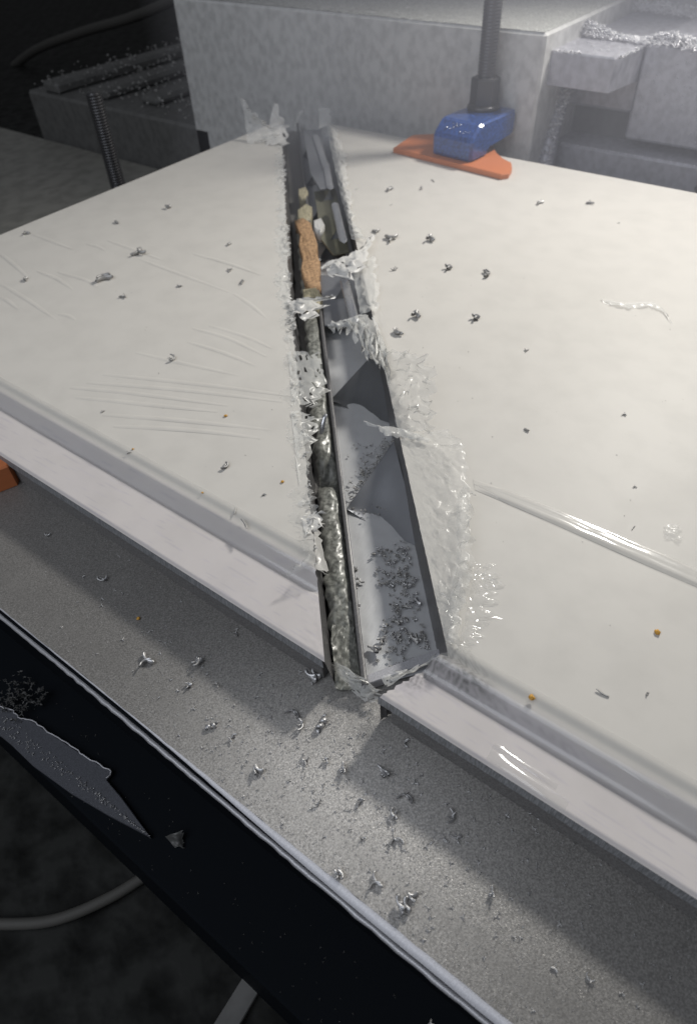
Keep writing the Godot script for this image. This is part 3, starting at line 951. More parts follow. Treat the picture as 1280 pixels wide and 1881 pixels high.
	# bright rounded spacers along the right wall
	for s in [[v(-458.9, -3.0, -551.9), v(-386.0, -3.0, -477.9)], [v(-402.4, -3.0, -496.5), v(-357.5, -3.0, -445.5)], [v(-339.4, -3.0, -426.9), v(-287.3, -3.0, -370.2)], [v(-255.6, -3.0, -327.8), v(-216.1, -3.0, -285.9)]]:
		st = new_st()
		var d: Vector3 = s[1] - s[0]
		var side := Vector3(-d.z, 0, d.x).normalized()
		var len: float = d.length()
		grid(16, 16, func(u: float, w: float):
			var e := maxf(absf(w - 0.5) * 2.0 * len - (len - 0.006), 0.0) / 0.006
			var rr := 0.0026 * sqrt(maxf(0.0, 1.0 - pow(e, 3.0)))
			return s[0] + d * w + side * cos(u * PI) * rr * 1.15 + Vector3.UP * (sin(u * PI) * rr * 0.4 - 0.0012), null, null, st)
		local.call(done(st), "spacer", "aluminium_bright")
	# the bead of sealant squeezed out beside the channel
	local.call(sheet(12, 220, func(u: float, w: float):
		var a := lerpf(1.0, 420.0, w * w * 0.7 + w * 0.3)
		var h := lerpf(-22.0, -12.8, smoothstep(0.0, 48.0, a)) + 1.3 * fine.get_noise_2d(a * 0.06, u * 1.2) + 0.45 * fine.get_noise_2d(a * 0.5, u * 4.0)
		h -= 9.0 * exp(-pow((a - 113.0) / 9.0, 2.0)) + 1.2 * maxf(0.0, noise.get_noise_2d(a * 0.25, u * 3.0) - 0.1)
		var y := lerpf(-22.4, h, pow(sin(PI * clampf(u * 0.92 + 0.06, 0.0, 1.0)), 0.16))
		return sl(a, lerpf(-9.8 + 2.2 * fine.get_noise_1d(a * 0.08), -0.2, u), y)), "sealant_bead", "glue")
	# wrinkled foil at the mouth of the slit
	local.call(sheet(14, 20, func(u: float, w: float):
		var a := lerpf(0.5, 26.0, w)
		return sl(a, lerpf(-9.5, -0.5, u) + 0.6 * fine.get_noise_2d(u * 3.0, w * 5.0 + 4.0), -20.5 + 5.0 * w + 2.0 * absf(fine.get_noise_2d(u * 4.0 + 9.0, w * 6.0)) - 3.0 * u)), "crumpled_foil", "glue")
	# smear of sealant pulled out over the table
	film_part(t, [[v(-95.1, -18.0, -100.1), v(-77.8, -16.0, -101.3)], [v(-90.1, -20.5, -98.7), v(-72.9, -18.0, -101.9)], [v(-82.4, -22.0, -97.9), v(-69.2, -19.0, -101.4)], [v(-74.4, -22.5, -96.4), v(-67.6, -20.0, -99.0)]], 20, 20, 1.2, 2.4, 71, "film_milky", 0.25, 0.3, "sealant_smear")
	film_part(t, [[v(-71.7, -13.0, -103.7), v(-68.6, -12.0, -108.8)], [v(-66.8, -10.0, -100.6), v(-64.1, -10.0, -113.2)], [v(-64.4, -8.0, -106.6), v(-55.7, -6.0, -122.1)]], 18, 18, 0.6, 1.8, 72, "film_milky", 0.3, 0.3, "sealant_smear")
	# orange foam core
	var core := base("orange_foam_strip", sl(330, -7, -12))
	tag(core, "torn strip of orange foam core exposed in the slit beside the left panel", "foam strip")
	for sh in [
		[[v(-352.1, -9.0, -392.3), v(-349.9, -9.0, -399.7), v(-338.9, -9.0, -395.5), v(-324.0, -9.0, -381.4), v(-310.7, -9.0, -368.6), v(-303.3, -9.0, -357.4), v(-291.0, -9.0, -346.8), v(-278.9, -9.0, -330.3), v(-269.3, -9.0, -319.9), v(-273.2, -9.0, -313.8), v(-280.6, -9.0, -317.2), v(-293.3, -9.0, -328.7), v(-304.6, -9.0, -344.2), v(-320.5, -9.0, -359.3), v(-333.0, -9.0, -375.8)], "orange_core"],
		[[v(-365.7, -10.0, -411.9), v(-368.2, -10.0, -426.0), v(-358.3, -10.0, -421.5), v(-346.8, -10.0, -405.8), v(-346.8, -10.0, -398.4), v(-354.2, -10.0, -398.7)], "yellow_core"],
		[[v(-395.2, -11.0, -448.9), v(-393.2, -11.0, -455.9), v(-382.6, -11.0, -446.5), v(-376.6, -11.0, -434.8), v(-383.2, -11.0, -435.0)], "yellow_core"],
		[[v(-337.7, -8.0, -398.1), v(-335.3, -8.0, -404.5), v(-325.5, -8.0, -396.1), v(-321.0, -8.0, -385.0), v(-327.6, -8.0, -386.7)], "film_white"],
		[[v(-274.7, -8.0, -307.9), v(-269.3, -8.0, -314.9), v(-257.1, -8.0, -306.2), v(-250.3, -8.0, -293.1), v(-259.0, -8.0, -290.8)], "yellow_core"],
	]:
		var pts := flat2(sh[0])
		var top: float = sh[0][0].y * 1000.0
		var n := pts.size()
		var cen := Vector2.ZERO
		for p in pts:
			cen += p / n
		var st2 := new_st()
		grid(n, 7, func(u: float, w: float):
			var p := pts[int(round(u * n)) % n]
			var q := p.lerp(cen, clampf((w - 0.3) / 0.7, 0.0, 1.0))
			return v(q.x, lerpf(top - 9.0, top, minf(w / 0.3, 1.0)) + (1.2 * fine.get_noise_2d(q.x * 0.2, q.y * 0.2) + 1.3 * noise.get_noise_2d(q.x * 0.8, q.y * 0.8)) * minf(w / 0.3, 1.0), q.y), null, null, st2)
		var piece := put("foam_shard", done(st2), M[sh[1]], core)
		piece.position = -core.position
	var curl := base("silver_strip", v(-177.1, -4.0, -205.6))
	tag(curl, "small bent silver strip standing in the slit against the channel's left wall", "metal strip")
	st = new_st()
	var path := PackedVector3Array()
	var side := PackedVector3Array()
	for k in 9:
		path.append(v(-174.4, -2.0, -204.2).lerp(v(-172.8, -10.0, -197.7), k / 8.0) - curl.position + v(0, 1.2 * sin(k / 8.0 * PI), 0))
		side.append(Vector3(SB.x, 0.1, SB.y))
	ribbon_into(st, path, side, 2.4, 0.3)
	put("strip", done(st), M.aluminium_bright, curl)

func thread_mesh(r: float, length: float, pitch: float) -> ArrayMesh:
	var turns := int(length / pitch)
	var nv := turns * 6
	return sheet(20, nv, func(u: float, w: float):
		var y: float = w * length
		var ph := fposmod(y / pitch + u, 1.0)
		var rr := r - 0.75 + 0.75 * (1.0 - absf(ph * 2.0 - 1.0))
		if w > 0.9995:
			rr = 0.0
		elif w > 1.0 - 3.0 / nv:
			rr = r - 1.6
		return v(cos(u * TAU) * rr, y, sin(u * TAU) * rr))

func hex_into(st: SurfaceTool, r: float, y0: float, y1: float) -> void:
	var o := PackedVector2Array()
	for k in 6:
		o.append(Vector2(cos(k * TAU / 6.0), sin(k * TAU / 6.0)) * r)
	prism_into(st, o, y0, y1, 0.9)

func clamps() -> void:
	var pad := base("orange_clamp_plate", v(-304.7, 0.0, -548.9))
	tag(pad, "flat orange plate on the right panel under the blue clamp", "clamp plate")
	var o := put("plate", prism(flat2([v(-355.6, 4.0, -533.8), v(-360.5, 4.0, -572.3), v(-343.6, 4.0, -585.4), v(-283.5, 4.0, -581.8), v(-272.2, 4.0, -567.3), v(-261.3, 4.0, -558.1), v(-250.7, 4.0, -552.1), v(-244.6, 4.0, -541.0), v(-241.2, 4.0, -528.7), v(-245.3, 4.0, -523.5)]), 0.3, 4.2, 0.7), M.orange_pad, pad)
	o.position = -pad.position
	var bar := base("blue_clamp", v(-298.5, 4.4, -536.0), -0.10)
	tag(bar, "glossy blue clamp block pressed on the orange plate beside the grey block", "clamp")
	# side profile extruded across the width, rounded at the nose; local -z runs away from the camera
	var prof := [Vector2(0, 0.0), Vector2(-1.0, 2.0), Vector2(-1.4, 14.5), Vector2(0.4, 17.5), Vector2(9.5, 24.8), Vector2(13, 25.8), Vector2(62, 25.8), Vector2(64, 24), Vector2(64, 9), Vector2(60, 7.4), Vector2(26, 5.4), Vector2(20, 0.0)]
	var st := new_st()
	var n := prof.size()
	var hw := 20.0
	var cen := Vector2(30, 13)
	for i in n:
		var a: Vector2 = prof[i]
		var b: Vector2 = prof[(i + 1) % n]
		quad(st, v(-hw + 2, a.y, -a.x), v(hw - 2, a.y, -a.x), v(hw - 2, b.y, -b.x), v(-hw + 2, b.y, -b.x), true)
		for s in [-1.0, 1.0]:
			var ai := a.lerp(cen, 0.09)
			var bi := b.lerp(cen, 0.09)
			quad(st, v(s * (hw - 2), a.y, -a.x), v(s * hw, ai.y, -ai.x), v(s * hw, bi.y, -bi.x), v(s * (hw - 2), b.y, -b.x), s < 0)
	var poly := PackedVector2Array()
	for p in prof:
		poly.append((p as Vector2).lerp(cen, 0.09))
	var ids := Geometry2D.triangulate_polygon(poly)
	for s in [-1.0, 1.0]:
		for k in range(0, ids.size(), 3):
			tri(st, v(s * hw, poly[ids[k]].y, -poly[ids[k]].x), v(s * hw, poly[ids[k + 1]].y, -poly[ids[k + 1]].x), v(s * hw, poly[ids[k + 2]].y, -poly[ids[k + 2]].x), s > 0)
	put("clamp_body", done(st, true), M.blue_paint, bar)
	put("stud_hole", sheet(24, 2, func(u: float, w: float): return v(0 + cos(u * TAU) * (14.0 - 3.5 * w), 26.0 - 0.5 * w, -44.0 + sin(u * TAU) * (14.0 - 3.5 * w))), M.black_oxide, bar)
	rng.seed = 31
	for k in 12:
		var s := SphereMesh.new()
		s.radius = 0.0009
		s.height = 0.0012
		s.radial_segments = 10
		s.rings = 5
		var d := put("oil_drop", s, M.aluminium_bright, bar)
		var l := rng.randf_range(1.5, 9.0)
		d.position = v(rng.randf_range(-14, 15), lerpf(18.6, 24.9, (l - 0.4) / 9.1), -l)
		d.scale = Vector3.ONE * rng.randf_range(0.4, 0.9)
	var at := v(-298, 30.6, -585)
	var nut := base("flange_nut", at, 0.47)
	tag(nut, "black hexagon flange nut on the blue clamp, threaded on the right stud", "nut")
	st = new_st()
	hex_into(st, 12.0, 3.4, 23.0)
	put("hexagon", done(st, true), M.black_oxide, nut)
	put("flange", sheet(28, 5, func(u: float, w: float):
		var r: float = [13.4, 14.0, 13.8, 12.6, 11.0, 9.0][int(round(w * 5))]
		var y: float = [0.0, 0.6, 2.0, 3.4, 3.9, 4.0][int(round(w * 5))]
		return v(cos(u * TAU) * r, y, sin(u * TAU) * r)), M.black_oxide, nut)
	var stud := put("threaded_stud", thread_mesh(7.6, 300.0, 2.3), M.black_oxide)
	stud.position = v(-298, -120, -585)
	tag(stud, "tall black threaded stud rising through the blue clamp and its nut", "threaded stud")
	var stud2 := put("threaded_stud", thread_mesh(7.4, 198.0, 2.3), M.black_oxide)
	stud2.position = v(-587, -150, -406)
	tag(stud2, "bare threaded stud standing alone in the dark left of the panel", "threaded stud")
	# a second plate of which only the corner reaches into the picture
	var pad2 := put("orange_clamp_plate", prism(flat2([v(-323.2, -10.0, -95.0), v(-297.5, -10.0, -101.0), v(-289.2, -10.0, -98.5), v(-284.4, -10.0, -93.0), v(-290.9, -10.0, -75.3)]), TABLE + 0.2, -10.0, 0.8), M.orange_pad)
	tag(pad2, "brown-orange clamp plate poking in at the left end of the panel's front edge", "clamp plate")

func heap(called: String, parent: Node3D, n: int, seed_: int, where: Callable, lo: float, hi: float, mat_name: String, tinted := false) -> MultiMeshInstance3D:
	var mm := MultiMesh.new()
	mm.transform_format = MultiMesh.TRANSFORM_3D
	mm.mesh = chip_mesh[[0, 1, 4, 6, 2][seed_ % 5]]
	mm.instance_count = n
	rng.seed = seed_
	for k in n:
		var bs := Basis.from_euler(Vector3(rng.randf() * 1.2 - 0.6, rng.randf() * TAU, rng.randf() * 1.2 - 0.6)).scaled(Vector3.ONE * rng.randf_range(lo, hi))
		mm.set_instance_transform(k, Transform3D(bs, where.call()))
	var o := MultiMeshInstance3D.new()
	o.multimesh = mm
	o.material_override = M[mat_name]
	o.set_meta("kind", "stuff")
	if parent == null:
		o.name = numbered(called)
		add_child(o)
	else:
		o.name = called
		parent.add_child(o, true)
		o.position = -parent.position
	return o

func backdrop_castings() -> void:
	var blk := base("grey_block", v(-470, -150, -760))
	tag(blk, "big square grey block with mottled front face standing behind the panel", "block")
	var o := put("block_body", cbox(Vector3(-684, -150, -930), Vector3(-257, 84, -600), 2.2), M.granite, blk)
	o.position = -blk.position
	o = put("block_top", sheet(90, 70, func(u: float, w: float): return v(lerpf(-682.0, -259.0, u), 84.3 + 1.0 * fine.get_noise_2d(u * 60.0, w * 50.0) * sin(PI * clampf(u, 0.01, 0.99)), lerpf(-601.6, -928.0, w))), M.granite_top, blk)
	o.position = -blk.position

	var vi := base("machine_vise", v(-120, -150, -750))
	tag(vi, "grey cast iron vise casting behind the right panel, metal chips heaped on top", "vise")
	var add := func(called: String, m: Mesh, mat_name: String):
		var p := put(called, m, M[mat_name], vi)
		p.position = -vi.position
		return p
	add.call("vise_body", cbox(Vector3(-197, 2, -1000), Vector3(160, 72, -660), 2.0), "cast_iron")
	add.call("vise_deck", cbox(Vector3(-300, 20, -1000), Vector3(-197.3, 69, -668), 2.0), "cast_iron")
	add.call("vise_jaw", prism(PackedVector2Array([Vector2(-271, -616), Vector2(-204, -614), Vector2(-197.5, -659), Vector2(-197.5, -668), Vector2(-296, -668)]), 46, 70, 1.2), "cast_iron")
	add.call("vise_column", cbox(Vector3(-299, -60, -700), Vector3(-276, 46, -640), 3.0), "cast_iron")
	add.call("vise_web", cbox(Vector3(-276.3, -60, -760), Vector3(-190, 20, -690), 1.5), "dark_iron")
	add.call("vise_base", cbox(Vector3(-300, -150, -980), Vector3(160, -7, -652), 2.0), "cast_iron")
	# a sloping rib dusted with chips
	var st := new_st()
	var ra := smooth_path([v(-254.8, 27.8, -652.0), v(-255.7, 14.9, -646.0), v(-255.2, -0.7, -638.0), v(-252.7, -23.7, -628.0)], 14)
	tube_into(st, ra, 5.0, 10, 8.5)
	add.call("sloping_rib", done(st), "cast_iron")
	heap("chip_dust", vi, 330, 61, func():
		var k := rng.randi_range(0, 14)
		return ra[k] + v(rng.randf_range(-7, 7), rng.randf_range(3, 8), rng.randf_range(1, 8)), 1.6, 3.6, "chip_bright")
	heap("chip_dust", vi, 800, 71, func():
		if rng.randf() < 0.6:
			return v(rng.randf_range(-195, 0), rng.randf_range(6, 71), -659.4)
		return v(rng.randf_range(-290, -198), 70.4 + rng.randf(), rng.randf_range(-666, -617)) if rng.randf() < 0.4 else v(rng.randf_range(-298, 0), -6.6, -651.0), 0.3, 1.4, "chip_bright")
	heap("edge_burrs", vi, 110, 72, func():
		var u := rng.randf()
		return (v(lerpf(-270, -205, u), 70, -615.2) if u < 0.6 else v(lerpf(-204, -198, u), 70.2, lerpf(-614, -658, (u - 0.6) / 0.4))) + v(0, rng.randf_range(-1, 0.6), rng.randf_range(-0.5, 0.5)), 1.0, 3.0, "chip_bright")
	st = new_st()
	hex_into(st, 7.0, 0.0, 6.0)
	var bolt := put("bolt_head", done(st, true), M.black_oxide, vi)
	bolt.position = v(-118.0, -22.0, -652) - vi.position
	bolt.rotation = Vector3(PI / 2, 0, 0)
	var h1 := heap("chip_heap", null, 1500, 81, func():
		var u := rng.randf()
		var p := v(-262.3, 72.0, -680.1).lerp(v(-148.2, 72.0, -659.1), u)
		var s := rng.randf_range(-1, 1) * rng.randf()
		return p + v(s * 4.0, absf(rng.randf() * (1.0 - absf(s))) * 9.0 * (0.5 + 0.5 * sin(u * 9.0 + 1.0)), s * 14.0), 0.9, 2.9, "chip_bright")
	tag(h1, "long heap of bright metal chips along the front of the vise top", "chip heap")
	var h2 := heap("chip_heap", null, 1000, 83, func():
		var u := rng.randf()
		var p := v(-276.6, 72.0, -799.4).lerp(v(-182.5, 72.0, -777.5), u)
		var s := rng.randf_range(-1, 1) * rng.randf()
		return p + v(s * 4.0, absf(rng.randf() * (1.0 - absf(s))) * 8.0, s * 13.0), 0.9, 2.9, "chip_bright")
	tag(h2, "second heap of bright chips further back on the vise top", "chip heap")

	var rb := base("ribbed_casting", v(-950, -150, -800))
	tag(rb, "dark casting with chip-covered ribs on top, behind the lone stud", "casting")
	add = func(called: String, m: Mesh, mat_name: String):
		var p := put(called, m, M[mat_name], rb)
		p.position = -rb.position
		return p
	add.call("casting_body", cbox(Vector3(-1022, -150, -1150), Vector3(-660, -40, -600), 3.0), "dark_iron")
	for k in 4:
		var x := -990.0 + 85.0 * k
		add.call("rib", cbox(Vector3(x, -41, -1140), Vector3(x + 34, -26 - 2 * k, -606 - 14 * k), 4.0), "dark_iron")
	heap("chip_dust", rb, 1100, 63, func(): return v(rng.randf_range(-1015, -665), rng.randf_range(-39, -22), -605.0 - 430.0 * rng.randf()), 2.0, 5.5, "chip_dark")

	st = new_st()
	tube_into(st, smooth_path([v(-1936.8, -268.0, -1000.0), v(-1795.2, -187.8, -1000.0), v(-1631.1, -118.5, -1000.0), v(-1431.6, -67.5, -1000.0), v(-1274.5, -34.4, -1000.0), v(-1150.2, -1.5, -1000.0), v(-1044.3, 36.8, -1000.0)], 60), 8.5, 12)
	var hose := put("hose", done(st), M.cable_rubber)
	tag(hose, "thin grey hose arching across the dark background above the ribbed casting", "hose")

func front_things() -> void:
	# below the table: a dark apron, a torn steel strip lying on it, a cable and a flat bar on the floor
	var ap := put("dark_apron", cbox(Vector3(-700, -150, -60), Vector3(500, -72.6, -13), 1.0), M.black_paint)
	tag(ap, "black apron below the table edge carrying the torn steel strip", "apron")
	var rag := [v(-232.3, -70.0, -15.9), v(-221.9, -70.0, -20.3), v(-216.5, -70.0, -22.9), v(-210.2, -70.0, -22.5), v(-204.1, -70.0, -25.0), v(-193.5, -70.0, -26.0), v(-183.7, -70.0, -27.2), v(-173.9, -70.0, -28.3), v(-164.7, -70.0, -29.6), v(-157.0, -70.0, -30.8), v(-156.1, -70.0, -27.3), v(-146.1, -70.0, -26.3), v(-134.7, -70.0, -24.5), v(-124.3, -70.0, -22.7), v(-144.1, -70.0, -18.5), v(-163.9, -70.0, -15.1), v(-186.8, -70.0, -12.9), v(-202.6, -70.0, -13.0), v(-210.1, -70.0, -12.6), v(-221.5, -70.0, -9.1)]
	var strip := base("torn_steel_strip", v(-177.8, -72.2, -19.1))
	tag(strip, "pointed torn strip of grey steel lying below the table edge", "steel offcut")
	var body := put("strip_body", prism(flat2(rag), -72.2, -70.2, 0.35), M.offcut_steel, strip)
	body.position = -strip.position
	var jag := PackedVector3Array()
	rng.seed = 12
	for k in 10:
		for s in 5:
			var p: Vector3 = (rag[k] as Vector3).lerp(rag[k + 1], s / 5.0)
			jag.append(p + v(rng.randf_range(-0.35, 0.35), rng.randf_range(-0.1, 0.5), rng.randf_range(-0.35, 0.35)))
	var st0 := new_st()
	tube_into(st0, jag, 0.3, 6)
	var raw := put("raw_edge", done(st0), M.worn_edge, strip)
	raw.position = -strip.position
	heap("strip_dust", strip, 210, 86, func():
		var w := rng.randf()
		var a0: Vector3 = (rag[1] as Vector3).lerp(rag[13], w)
		var a1: Vector3 = (rag[18] as Vector3).lerp(rag[13], w)
		return a0.lerp(a1, 0.1 + 0.8 * rng.randf()) + v(0, 0.1, 0), 0.25, 0.9, "chip_metal")
	var h := heap("chip_heap", null, 110, 66, func(): return v(-217.5, -71.0, -26.4) + v(rng.randf_range(-11, 11), rng.randf() * 6.0, rng.randf_range(-11, 7)), 0.8, 2.2, "chip_dim")
	tag(h, "small dark heap of chips behind the torn steel strip", "chip heap")
	var st := new_st()
	tube_into(st, smooth_path([v(-200.6, -146.0, 45.8), v(-186.8, -146.0, 37.7), v(-167.6, -146.0, 21.8), v(-154.3, -146.0, 1.0), v(-146.5, -146.0, -19.0), v(-143.3, -146.0, -29.5), v(-143.0, -147.0, -38.7)], 50), 2.6, 12)
	var c := put("floor_cable", done(st), M.cable_rubber)
	tag(c, "grey cable curving over the dark floor below the table", "cable")
	var bar := put("flat_bar", prism(flat2([v(-80.8, -146.0, 9.8), v(-71.7, -146.0, 3.1), v(-75.4, -146.0, -38.0), v(-83.9, -146.0, -36.5)]), -149.6, -146, 0.5), M.dark_iron)
	tag(bar, "dim flat steel bar on the dark floor under the table edge", "flat bar")
	var specks := heap("dust_specks", null, 130, 91, func(): return v(rng.randf_range(-240, 10), -72.5, rng.randf_range(-38, -14)), 0.2, 0.7, "chip_dim")
	tag(specks, "sparse dull specks on the black apron below the table edge", "dust")
	var flake := put("hanging_shred", film([[v(-119.2, -69.0, -26.2), v(-115.5, -68.0, -30.4)], [v(-116.6, -71.0, -26.0), v(-113.6, -71.0, -28.9)], [v(-114.2, -72.0, -25.7), v(-111.7, -72.0, -27.7)]], 12, 14, 0.3, 1.2, 81, 0.3), M.chip_dim)
	tag(flake, "ragged grey shred beside the tip of the torn steel strip", "shred")

func chips_on_things() -> void:
	chip(v(-309.1, 0.1, -459.3), 5.52, 8, "chip_dark", "dark chip pair on the white panel just below the orange plate", "dark chips scattered on the right panel")
	chip(v(-288.3, 0.1, -474.4), 4.13, 7, "chip_dark", "small hooked chip right below the orange plate", "dark chips scattered on the right panel")
	chip(v(-290.1, 0.1, -493.8), 4.92, 5, "chip_dark", "thin sliver touching the shade of the orange plate", "dark chips scattered on the right panel")
	chip(v(-291.4, 0.1, -435.4), 3.31, 12, "chip_dark", "short sliver under the chip pair near the orange plate", "dark chips scattered on the right panel")
	chip(v(-332.8, 0.1, -447.8), 3.47, 12, "chip_dark", "tiny sliver on the right panel closest to the far end of the slit", "dark chips scattered on the right panel")
	chip(v(-198.0, 0.1, -494.4), 5.21, 8, "chip_dark", "grey flake on the bright panel right of the blue clamp", "dark chips scattered on the right panel")
	chip(v(-166.5, 0.1, -513.5), 4.53, 1, "chip_dark", "grey flake furthest right near the panel back edge", "dark chips scattered on the right panel")
	chip(v(-272.6, 0.1, -388.1), 4.94, 1, "chip_dark", "dark clump of chips stuck to torn film at the far slit edge", "dark chips scattered on the right panel")
	chip(v(-257.0, 0.1, -383.0), 7.87, 1, "chip_dark", "upright dark chip clump beside the far slit edge", "dark chips scattered on the right panel")
	chip(v(-232.9, 0.1, -396.9), 8.42, 13, "chip_dark", "curled dark chip second from the far slit edge, in a row of two", "dark chips scattered on the right panel")
	chip(v(-229.0, 0.1, -347.3), 3.95, 0, "chip_dark", "small dark loop chip below the upright clump", "dark chips scattered on the right panel")
	chip(v(-200.7, 0.1, -366.0), 6.73, 6, "chip_dark", "winged dark chip in the middle of the right panel", "dark chips scattered on the right panel")
	chip(v(-176.4, 0.1, -372.6), 6.62, 8, "chip_dark", "slanted dark flake right of the winged chip", "dark chips scattered on the right panel")
	chip(v(-185.3, 0.1, -304.7), 7.63, 6, "chip_dark", "boot-shaped dark chip right of the film bridge", "dark chips scattered on the right panel")
	chip(v(-155.5, 0.1, -320.3), 6.53, 6, "chip_dark", "crossed dark chip clump right of the boot-shaped chip", "dark chips scattered on the right panel")
	chip(v(-184.6, 0.1, -283.6), 5.92, 8, "chip_dark", "dark flake with shiny ends by the film flap", "dark chips scattered on the right panel")
	chip(v(-116.9, 0.1, -306.4), 2.12, 1, "chip_dark", "lone speck-like chip in the open middle of the right panel", "dark chips scattered on the right panel")
	chip(v(-86.3, 0.1, -244.5), 2.45, 9, "chip_dark", "round dark chip in the open right panel above the seam", "dark chips scattered on the right panel")
	chip(v(-53.3, 0.1, -281.2), 1.87, 1, "chip_dark", "small dark chip near the right side above the seam", "dark chips scattered on the right panel")
	chip(v(-23.6, 0.1, -211.6), 2.62, 5, "chip_dark", "short dark needle just above the film seam", "dark chips scattered on the right panel")
	chip(v(-5.4, 0.1, -134.0), 4.54, 5, "chip_dark", "long dark needle on the front part of the right panel", "dark chips scattered on the right panel")
	chip(v(6.4, 0.1, -142.1), 1.27, 8, "chip_dark", "faint grey crumb right of the long needle", "dark chips scattered on the right panel")
	chip(v(-136.6, 0.1, -491.5), 2.46, 12, "chip_dark", "hair-thin sliver at the right below the panel back edge", "dark chips scattered on the right panel")
	chip(v(-31.5, 0.1, -235.1), 1.30, 1, "chip_dark", "dark crumb right of the seam start, above it", "dark chips scattered on the right panel")
	chip(v(-490.9, 0.1, -250.9), 4.51, 1, "chip_dark", "chip clump at the left panel back edge, nearest the corner of the photo", "dark chips scattered on the left panel")
	chip(v(-426.6, 0.1, -205.7), 4.03, 8, "chip_dark", "dark chip with a scratch trail near the left border", "dark chips scattered on the left panel")
	chip(v(-381.5, 0.1, -234.4), 8.55, 8, "chip_dark", "large bent silver chip on the left panel", "dark chips scattered on the left panel")
	chip(v(-392.3, 0.1, -273.0), 7.85, 1, "chip_dark", "slanted grey flake behind the large bent chip", "dark chips scattered on the left panel")
	chip(v(-352.0, 0.1, -225.6), 3.83, 1, "chip_dark", "small dark flake in front of the large bent chip", "dark chips scattered on the left panel")
	chip(v(-435.3, 0.1, -340.6), 6.09, 13, "chip_dark", "dark curl on the left panel nearest its back edge", "dark chips scattered on the left panel")
	chip(v(-448.2, 0.1, -300.1), 3.93, 8, "chip_dark", "small dark chip near the back edge of the left panel", "dark chips scattered on the left panel")
	chip(v(-348.6, 0.1, -317.7), 3.36, 8, "chip_dark", "dark grain on the left panel beside the ragged slit edge", "dark chips scattered on the left panel")
	chip(v(-320.3, 0.1, -288.6), 3.16, 1, "chip_dark", "rounder dark grain in front of its twin by the slit edge", "dark chips scattered on the left panel")
	chip(v(-301.7, 0.1, -280.7), 3.90, 9, "chip_dark", "pair of tiny linked curls near the slit edge", "dark chips scattered on the left panel")
	chip(v(-332.4, 0.1, -255.1), 2.78, 8, "chip_dark", "small dark crumb amid the middle of the left panel", "dark chips scattered on the left panel")
	chip(v(-271.9, 0.1, -194.7), 5.27, 3, "chip_dark", "ring-shaped chip lying on a film wrinkle", "dark chips scattered on the left panel")
	chip(v(-186.0, 0.1, -145.5), 3.95, 8, "chip_dark", "flat oval chip lying in front of the wrinkles", "dark chips scattered on the left panel")
	chip(v(-266.8, 0.1, -140.6), 1.53, 1, "chip_dark", "black dot chip close to the moulded step", "dark chips scattered on the left panel")
	chip(v(-230.5, 0.1, -126.7), 1.63, 1, "chip_dark", "dark grain at the end of the lowest wrinkle", "dark chips scattered on the left panel")
	chip(v(-159.2, 0.1, -141.4), 1.51, 8, "chip_dark", "dark crumb near the slit edge above the step", "dark chips scattered on the left panel")
	chip(v(-162.7, 0.1, -127.0), 3.69, 5, "chip_dark", "thin crossing needle above the moulded step", "dark chips scattered on the left panel")
	chip(v(-154.3, 0.1, -123.9), 5.79, 12, "chip_dark", "long thin needle across the moulded step", "dark chips scattered on the left panel")
	chip(v(-242.3, -22.9, -80.4), 2.82, 10, "chip_metal", "small round curl on the table at the far left", "bright chips scattered on the steel table")
	chip(v(-199.4, -22.9, -78.0), 4.14, 0, "chip_metal", "bent sliver on the table left of the shadow", "bright chips scattered on the steel table")
	chip(v(-153.4, -22.9, -62.1), 5.08, 1, "chip_metal", "folded silver chip standing on the left table", "bright chips scattered on the steel table")
	chip(v(-135.3, -22.9, -73.2), 5.71, 4, "chip_metal", "branching silver curl inside the left shadow", "bright chips scattered on the steel table")
	chip(v(-131.5, -22.9, -63.8), 3.60, 6, "chip_metal", "forked silver chip at the left shadow edge", "bright chips scattered on the steel table")
	chip(v(-123.4, -22.9, -70.6), 2.29, 0, "chip_metal", "small grey curl between the left shadow and the light", "bright chips scattered on the steel table")
	chip(v(-113.1, -22.9, -57.3), 4.06, 9, "chip_metal", "twisted chip below the left shadow", "bright chips scattered on the steel table")
	chip(v(-104.7, -22.9, -58.3), 3.08, 0, "chip_metal", "hooked chip right of the twisted chip", "bright chips scattered on the steel table")
	chip(v(-88.7, -22.9, -54.9), 5.04, 6, "chip_metal", "wavy chip with dark tip left of the light patch", "bright chips scattered on the steel table")
	chip(v(-95.8, -22.9, -92.5), 7.53, 4, "chip_metal", "big dark clump of curls at the corner of the left panel", "bright chips scattered on the steel table")
	chip(v(-92.9, -22.9, -78.8), 4.74, 3, "chip_metal", "pale ring curl at the left edge of the light patch", "bright chips scattered on the steel table")
	chip(v(-86.7, -22.9, -76.2), 4.66, 7, "chip_metal", "arched chip hanging on the pale ring curl", "bright chips scattered on the steel table")
	chip(v(-81.5, -22.9, -80.9), 5.60, 9, "chip_metal", "long ribbed chip in the upper light patch", "bright chips scattered on the steel table")
	chip(v(-65.2, -22.9, -72.2), 5.32, 11, "chip_metal", "bent dark-tipped chip in the middle of the light patch", "bright chips scattered on the steel table")
	chip(v(-53.8, -22.9, -79.3), 6.47, 11, "chip_metal", "large chip clump at the right edge of the light patch", "bright chips scattered on the steel table")
	chip(v(-43.5, -22.9, -77.3), 4.87, 3, "chip_metal", "C-shaped bright curl in the right shadow", "bright chips scattered on the steel table")
	chip(v(-53.9, -22.9, -92.2), 2.73, 3, "chip_metal", "small ring curl in the right shadow below the panel corner", "bright chips scattered on the steel table")
	chip(v(-40.6, -22.9, -98.1), 3.60, 2, "chip_metal", "chip caught at the front edge of the right panel", "bright chips scattered on the steel table")
